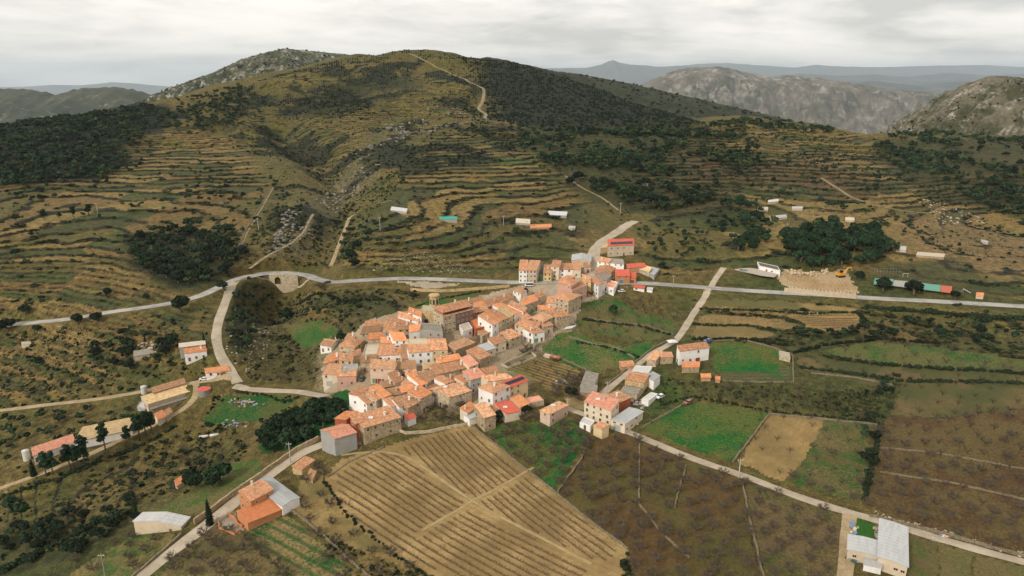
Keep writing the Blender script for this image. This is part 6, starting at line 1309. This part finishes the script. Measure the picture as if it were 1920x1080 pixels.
# largest 290 of evergreen and of leafless kinds stand as single trees, the rest as one wood each
def appar(t): return t[4] / math.hypot(t[1], t[2])
def stuff_mesh(name, items, pv, pf, label=None):
    """items: (proto index, x, y, z, sx, sy, sz, rot, colour)"""
    V_ = []; F_ = {3: [], 4: []}; C_ = []; off = 0
    for k in range(len(pv)):
        it = [i for i in items if i[0] == k]
        if not it: continue
        a = np.array([i[1:8] for i in it], float); col = np.array([i[8] for i in it], float); P_ = np.array(pv[k], float)
        cr, sr = np.cos(a[:, 6])[:, None], np.sin(a[:, 6])[:, None]; X = P_[None, :, 0] * a[:, 3:4]; Y_ = P_[None, :, 1] * a[:, 4:5]
        v = np.stack([X * cr - Y_ * sr + a[:, 0:1], X * sr + Y_ * cr + a[:, 1:2], P_[None, :, 2] * a[:, 5:6] + a[:, 2:3]], -1); n_p = len(P_); V_.append(v.reshape(-1, 3)); C_.append(np.repeat(col, n_p, 0))
        for ln in (3, 4):
            f = np.array([q for q in pf[k] if len(q) == ln], int)
            if len(f): F_[ln].append((f[None] + (off + np.arange(len(it)) * n_p)[:, None, None]).reshape(-1, ln))
        off += len(it) * n_p
    V_ = np.concatenate(V_); C_ = np.concatenate(C_)
    tri = [np.concatenate(F_[3])] if F_[3] else []
    if F_[4]: q = np.concatenate(F_[4]); tri += [q[:, [0, 1, 2]], q[:, [0, 2, 3]]]
    me = me_new(name, V_, np.concatenate(tri), ['foliage_mass']); at = me.attributes.new('Col', 'FLOAT_COLOR', 'POINT'); cc = np.ones((len(V_), 4), np.float32); cc[:, :3] = C_; at.data.foreach_set('color', cc.ravel())
    o = ob(name, me); tag(o, label, None, None, 'stuff'); return o
LIGHT = []
for s in range(5):
    m = crown_broad(100 + s, 22, 4, .8, .32); LIGHT.append((m.v, m.f))
SHR = []
for s in range(5):
    r = np.random.default_rng(s); m = MB(); m.add(*ico(1, (0, 0, .35), .8, .8, .6, r, .28)); m.add(*quads_on(r, [np.array([0, 0, .4])], [.85], 6, .42, .7)); SHR.append((m.v, m.f))
BL = []
for s in range(4):
    t, w = bare(200 + s, True); t.add(w.v, w.f); BL.append((t.v, t.f))
OAKC = [(.018,.038,.019),(.03,.058,.025),(.024,.05,.027),(.05,.075,.028),(.065,.085,.034)]
def col_of(base, r): c = np.array(base[r.integers(len(base))]); return c * r.uniform(.6, 1.6)
ev = [t for t in TREES if t[0] not in ('almond', 'blossom')]; al = [t for t in TREES if t[0] in ('almond', 'blossom')]
def place(t, i):
    kind, x, y, z, r, zs = t[:6]; lab, grp, cat = t[6:9]; pr = PRO[kind]; c, tr = pr[i % len(pr)]; rr = random.Random(i)
    nm = {'oak': 'evergreen_tree', 'pine': 'pine_tree', 'grove': 'pine_tree', 'olive': 'olive_tree', 'bright': 'bush', 'cypress': 'cypress_tree', 'almond': 'fruit_tree', 'blossom': 'almond_tree'}[kind]
    o = ob(nm, None, loc=(x, y, z - (.25 if kind not in ('almond', 'blossom', 'pine') else 0) * r * (1 if kind != 'cypress' else .2)), rotz=rr.uniform(0, 6.28), scale=(r, r * rr.uniform(.88, 1.1), r * zs)); tag(o, QL.get(id(t), lab), cat, grp)
    ob('trunk', tr, o); ob('branches' if kind in ('almond', 'blossom') else 'crown', c, o)
def qual(ts):
    gs = {}
    for t in ts:
        if t[7]: gs.setdefault(t[6], []).append(t)
    out = {}
    for lab, g_ in gs.items():
        if len(g_) < 4 or lab.split()[0] in ORD.values(): continue
        u_, v_ = zip(*[proj(t[1], t[2], t[3]) for t in g_]); q1 = np.quantile(u_, [.2, .4, .6, .8]); q2 = np.quantile(v_, [.25, .5, .75])
        for t, u, v in zip(g_, u_, v_): out[id(t)] = lab + ', ' + ['lower', 'lower middle', 'upper middle', 'upper'][3 - int(np.searchsorted(q2, v))] + ' ' + ['far left', 'left', 'centre', 'right', 'far right'][int(np.searchsorted(q1, u))]
    return out
ev.sort(key=lambda t: (-(len(t) > 9), -appar(t))); al.sort(key=lambda t: (-(len(t) > 9), -appar(t)))
NI = 290
QL = {**qual(ev[:290]), **qual(al[:290])}
for i, t in enumerate(ev[:NI]): place(t, i)
for i, t in enumerate(al[:NI]): place(t, i + 1000)
g = np.random.default_rng(9)
stuff_mesh('woodland', [(int(g.integers(5)), t[1], t[2], t[3] - .25 * t[4], t[4], t[4], t[4] * t[5], g.uniform(0, 6.3), col_of(OAKC, g)) for t in ev[NI:]], [p[0] for p in LIGHT], [p[1] for p in LIGHT])
stuff_mesh('orchard_trees', [(int(g.integers(4)), t[1], t[2], t[3], t[4], t[4], t[4], g.uniform(0, 6.3), np.array((.145,.113,.07)) * g.uniform(.75, 1.25)) for t in al[NI:]], [p[0] for p in BL], [p[1] for p in BL])
# shrubs: hillside scrub and terrace edges
sh = []
def shrubs(poly, n_, r0, r1, cols, weight=None, zs=(.7, 1.1), stretch=1.0, road=.5):
    for x, y in scatter(poly, n_, 0, False, weight, road):
        r = r0 + (r1 - r0) * SRNG.random() ** 2; sh.append((int(SRNG.integers(5)), x, y, gz(x, y) - .1 * r, r * SRNG.uniform(1, stretch), r, r * SRNG.uniform(*zs), SRNG.uniform(-.35, .35) if stretch > 1 else SRNG.uniform(0, 6.3), col_of(cols, SRNG)))
SC1 = [(.015,.026,.014),(.022,.034,.016),(.034,.044,.018),(.018,.032,.018)]; SC2 = [(.045,.052,.02),(.06,.064,.024),(.026,.036,.016),(.085,.08,.026)]; SC3 = [(.35,.27,.03),(.10,.10,.03),(.07,.08,.028)]
patch = sst(.42, .62, fbm(GX / 26, GY / 26, 3, 123))
shrubs([(860,108),(970,118),(1100,160),(1300,225),(1290,262),(1000,242),(915,224),(900,160)], 4600, .8, 2.0, [(.010,.021,.013),(.015,.027,.014),(.024,.033,.014)])
shrubs([(440,165),(560,132),(700,100),(880,110),(905,160),(890,215),(720,300),(640,420),(560,480),(480,470),(520,330),(440,250)], 2200, .35, 1.0, SC1 + SC2)
shrubs([(430,260),(440,165),(560,132),(700,100),(880,110),(910,160),(900,220),(1000,240),(960,300),(760,330),(640,420),(560,480),(500,440),(520,330)], 3200, .5, 1.6, SC1, sst(.48, .58, fbm(GX / 30, GY / 22, 4, 123)))
shrubs([(500,190),(760,118),(820,170),(640,220),(520,230)], 500, .8, 1.7, SC1, patch)
shrubs([(340,190),(640,110),(760,92),(900,108),(960,122),(955,130),(760,103),(640,122),(420,165)], 700, .7, 1.6, SC1)
full = [(-200,780),(-200,240),(280,190),(755,90),(1300,224),(1640,250),(2100,262),(2100,590),(1300,545),(700,525),(440,522),(0,615)]
shrubs(full, 4600, .4, 1.3, SC1 + SC1 + SC2, RISER * (.15 + patch), (.6, 1.0), 2.6)
shrubs([(-100,780),(-100,640),(130,610),(400,565),(400,700),(260,735)], 520, .4, 1.2, SC1 + SC2, .15 + patch)
shrubs([(1300,560),(1960,590),(1960,690),(1480,660),(1300,650)], 420, .4, 1.2, SC1 + SC2, RISER + .12, (.6, 1), 2.2)
shrubs([(440,540),(640,545),(800,540),(780,580),(640,650),(600,720),(470,715),(420,650)], 520, .35, 1.2, SC1 + SC2, RISER * .8 + patch)
shrubs([(960,235),(1300,230),(1640,255),(1640,400),(1400,400),(1350,480),(1180,430),(1100,380)], 1100, .4, 1.3, SC1 + SC2, .2 + patch)
shrubs([(1640,258),(2050,265),(2050,560),(1900,560),(1800,500),(1650,420)], 900, .4, 1.4, SC1 + SC2, .15 + patch)
shrubs([(0,880),(200,850),(420,795),(490,830),(420,900),(270,960),(0,1080),(-150,1080)], 520, .3, 1.0, SC1 + SC2, .15 + patch)
shrubs([(1190,690),(1320,720),(1660,735),(1645,795),(1300,750),(1240,760)], 420, .3, .8, SC2, .2 + patch)
shrubs([(600,1000),(720,1030),(850,1095),(620,1095)], 90, .3, .8, SC1 + SC2)
shrubs([(600,505),(640,380),(730,320),(760,340),(700,400),(665,490)], 420, .4, 1.3, SC1 + SC2)
shrubs([(430,485),(520,390),(600,420),(610,500),(480,500)], 420, .35, 1.2, SC1 + SC2)
shrubs([(380,800),(400,745),(560,745),(520,790)], 60, .4, .9, SC1)
shrubs(full, 260, .3, .6, SC3, RISER * .3 + .05 * patch)
shrubs([(1175,1020),(1190,1090),(1150,1090)], 26, .5, 1.1, SC1 + SC2)
for nm_, n_, r0, r1 in (('stony_hill', 600, .6, 2.2), ('rocky_mountain', 900, 1.5, 4.0), ('hill_ridge', 1300, 1.8, 4.2)):
    o = bpy.data.objects[nm_]; co = np.empty(len(o.data.vertices) * 3, np.float32); o.data.vertices.foreach_get('co', co); co = co.reshape(-1, 3)
    uu, vv = proj(co[:, 0], co[:, 1], co[:, 2]); ok = np.where((uu > -100) & (uu < 2020) & (vv > 60))[0]; pk = SRNG.choice(ok, n_)
    for k in pk:
        r = r0 + (r1 - r0) * SRNG.random() ** 2; sh.append((int(SRNG.integers(5)), co[k, 0] + SRNG.uniform(-2, 2), co[k, 1] + SRNG.uniform(-1, 1), co[k, 2] - .2 * r, r, r, r * .8, SRNG.uniform(0, 6.3), col_of(SC1, SRNG)))
stuff_mesh('scrub', sh, [p[0] for p in SHR], [p[1] for p in SHR])
# hedges along the banks
HG = 'hedges along the field banks'
for pts, r_, lab in [([(1545,669),(1640,683),(1760,692),(1960,704)], .85, 'dark hedge under the green lawn strip at right'), ([(1490,662),(1545,648),(1640,636),(1760,645)], .8, 'dark hedge above the green lawn strip at right'), ([(1625,577),(1700,584),(1800,592),(1960,602)], 1.1, 'thick hedge just below the main road at right'),
    ([(1312,579),(1420,582),(1520,590),(1608,587)], .6, 'thin hedge above the small vine plot'), ([(1300,609),(1400,611),(1470,622),(1530,622)], .6, 'hedge between the stubble strips east of the lane'), ([(1300,637),(1400,637),(1480,648)], .7, 'hedge behind the white farmhouse lawn'), ([(1610,590),(1622,604),(1600,622),(1560,628)], .8, 'curved hedge round the small vine plot'), ([(1780,612),(1860,640),(1960,672)], .8, 'hedge slanting across the bank at far right'),
    ([(1500,690),(1600,702),(1690,716),(1800,716),(1960,722)], .8, 'hedge along the top of the scrubby field'), ([(1240,760),(1300,744),(1440,772),(1550,782),(1650,793)], .45, 'low hedge above the green and ploughed fields'), ([(1095,600),(1140,606),(1200,612),(1255,628)], .6, 'hedge on the bank of the upper meadow'), ([(1080,642),(1140,652),(1195,670)], .55, 'hedge on the bank between the two meadows'),
    ([(1650,798),(1640,850),(1620,940)], .75, 'dark hedge along the left edge of the red-brown orchard'), ([(0,1075),(80,1035),(180,985),(250,958)], 1.0, 'dark hedge along the bank at the bottom left'), ([(0,935),(120,895),(230,850),(330,800)], .7, 'hedge below the lower dirt track at left'), ([(445,735),(500,742),(560,746)], .6, 'hedge along the upper edge of the green yard'), ([(610,905),(650,965),(720,1025),(800,1082)], .45, 'weedy hedge along the left edge of the vineyard'), ([(780,575),(830,560),(900,547)], .5, 'hedge beside the church lawn'), ([(560,572),(640,566),(720,562)], .7, 'hedge on the terraces west of the church')]:
    P_ = densify(pts, .8); r = np.random.default_rng(int(pts[0][0] + pts[0][1])); m = MB(); o0 = P_[0].copy()
    for q in P_:
        if r.random() < .1: continue
        rr_ = r_ * r.uniform(.6, 1.25); c0 = np.array([q.x - o0.x + r.normal() * .2, q.y - o0.y + r.normal() * .25, gz(q.x, q.y) - o0.z + rr_ * .35])
        m.add(*ico(1, c0, rr_ * .8, rr_ * .75, rr_ * .7, r, .25)); m.add(*quads_on(r, [c0], [rr_ * .85], 22, .26 * rr_ + .06))
    tag(ob('hedge', m.mesh('hedge', ['leaf_oak']), loc=o0), lab, 'hedge', HG)
# rock outcrops on the gully sides and rubble on the slope above the road
RK = []
for s in range(4):
    r = np.random.default_rng(300 + s); m = MB(); m.add(*ico(1, (0, 0, .2), 1, .8, .7, r, .3)); RK.append((m.v, m.f))
rk = []
def rocks(poly, n_, r0, r1, c, weight=None):
    for x, y in scatter(poly, n_, 0, True, weight, .5):
        r = r0 + (r1 - r0) * SRNG.random() ** 2.2; rk.append((int(SRNG.integers(4)), x, y, gz(x, y) - .1 * r, r * SRNG.uniform(.8, 1.6), r, r * SRNG.uniform(.5, 1.1), SRNG.uniform(0, 6.3), np.array(c) * 1.5 * SRNG.uniform(.7, 1.25)))
rocks([(560,450),(620,410),(690,350),(770,250),(740,215),(690,255),(640,330),(590,390)], 420, .3, 1.7, (.20,.18,.145), patch); rocks([(500,480),(540,380),(600,370),(590,440)], 220, .3, 1.4, (.19,.17,.14), patch); rocks([(700,508),(720,482),(800,472),(885,500),(880,514)], 420, .15, .5, (.30,.25,.18)); rocks([(740,220),(830,180),(900,225),(800,250)], 160, .4, 1.6, (.26,.24,.2), patch); rocks([(430,620),(520,610),(480,700),(420,690)], 120, .2, .6, (.36,.32,.25)); rocks([(1640,960),(1930,1040),(1930,1052),(1640,972)], 160, .12, .4, (.42,.36,.27)); rocks([(1720,370),(1800,390),(1860,420),(1760,420)], 120, .3, 1.0, (.38,.32,.25)); rocks([(1180,520+0),(1200,540),(1160,540)], 10, .2, .4, (.4,.35,.28))
stuff_mesh('rocks', rk, [p[0] for p in RK], [p[1] for p in RK])
def ordinal(n_):
    if n_ <= 40: return ORD[n_]
    return {4: 'forty-', 5: 'fifty-', 6: 'sixty-', 7: 'seventy-'}[min(7, n_ // 10)] + (ORD[n_ % 10] if n_ % 10 else 'tenth')
# ------------------------------------------------------------------ vine rows
def vine_rows(poly, ang, spacing, label, group, seed, hgt=.55, gap=.7, name='vine_row'):
    w = np.array([[*rc(*p)[:2]] for p in poly]); ca, sa = math.cos(ang), math.sin(ang); s = w[:, 0] * ca + w[:, 1] * sa; t = -w[:, 0] * sa + w[:, 1] * ca; st = [(a, b_) for a, b_ in zip(s, t)]; rr = random.Random(seed); ROWS_OUT = []
    for tv in np.arange(t.min() + spacing * .6, t.max() - spacing * .3, spacing):
        ss = np.arange(s.min(), s.max(), gap); k = inpoly(ss, np.full(ss.shape, tv), st); ss = ss[k]
        if len(ss) < 6: continue
        runs = [[]]
        for a in ss:
            tq = tv + .25 * math.sin(a * .05 + seed); x = a * ca - tq * sa; y = a * sa + tq * ca
            if polygap(x, y):
                if runs[-1]: runs.append([])
                continue
            runs[-1].append((a, x, y, gz(x, y)))
        for run in runs:
            if len(run) < 5: continue
            m = MB(); o0 = Vector(run[0][1:]); bv = []; bf = []
            for i, (a, x, y, z) in enumerate(run):
                b_ = Vector((x, y, z)) - o0; wd = rr.uniform(.14, .3); bv += [b_ + Vector((sa * wd, -ca * wd, -.05)), b_ + Vector((0, 0, rr.uniform(.06, .2))), b_ + Vector((-sa * wd, ca * wd, -.05))]
                if i: k = i * 3; bf += [(k - 3, k, k + 1, k - 2), (k - 2, k + 1, k + 2, k - 1)]
                if rr.random() < .06: continue
                h2 = hgt * rr.uniform(.6, 1.15); m.tube([b_, b_ + Vector((0, 0, h2 * .6))], [.06, .05], 3, cap=False)
                for q in range(5):
                    e2 = b_ + Vector((rr.uniform(-.45, .45), rr.uniform(-.45, .45), h2 * rr.uniform(.4, 1.3))); m.tube([b_ + Vector((0, 0, h2 * .5)), e2], [.045, .022], 3, cap=False)
            m.add(bv, bf, 1); ROWS_OUT.append((tv, run[0][0], m.mesh(name, ['vine', 'vine_soil']), o0))
    ROWS_OUT.sort(key=lambda q: (q[0], q[1])); 
    for i, (tv, s0, me, o0) in enumerate(ROWS_OUT): tag(ob(name, me, loc=o0), ordinal(i + 1) + ' ' + label, 'vine row', group)
TRK = [densify(q) for q in ([(715,842),(760,855),(830,905),(900,953),(1000,1003),(1110,1060)], [(985,890),(880,945),(790,1000)])]
TRKP = np.array([[p.x, p.y] for q in TRK for p in q])
def polygap(x, y): return (np.hypot(TRKP[:, 0] - x, TRKP[:, 1] - y) < 1.0).any()
VP = [(630,890),(720,848),(800,822),(882,803),(925,836),(1035,925),(1105,985),(1165,1030),(1140,1085),(860,1085),(765,1042),(695,998),(640,948)]
vine_rows([(630,890),(720,848),(755,858),(825,908),(895,958),(1000,1010),(1105,1066),(1090,1085),(860,1085),(765,1042),(695,998),(640,948)], ang_px((700,880),(873,987)), 1.75, 'row of leafless vines in the left vineyard block, from its lower left', 'vine rows of the left vineyard block', 3)
vine_rows([(738,846),(800,822),(882,803),(925,836),(1035,925),(1105,985),(1165,1030),(1130,1058),(1010,1000),(905,948),(835,900),(768,853)], ang_px((853,817),(950,903)), 1.75, 'row of leafless vines in the right vineyard block, from its lower left', 'vine rows of the right vineyard block', 4)
vine_rows([(1480,596),(1502,587),(1600,590),(1610,602),(1600,613),(1560,619),(1527,614)], ang_px((1480,600),(1600,602)), 1.9, 'row of vines in the small plot below the road, from its near side', 'vine rows of the small plot', 5, .4, .9)
vine_rows([(955,692),(1012,672),(1098,702),(1080,725),(1040,735),(992,703)], ang_px((960,690),(1060,722)), 1.6, 'row of plants in the vegetable plot, from its near side', 'rows of the vegetable plot', 7, .35, .8, 'plant_row')
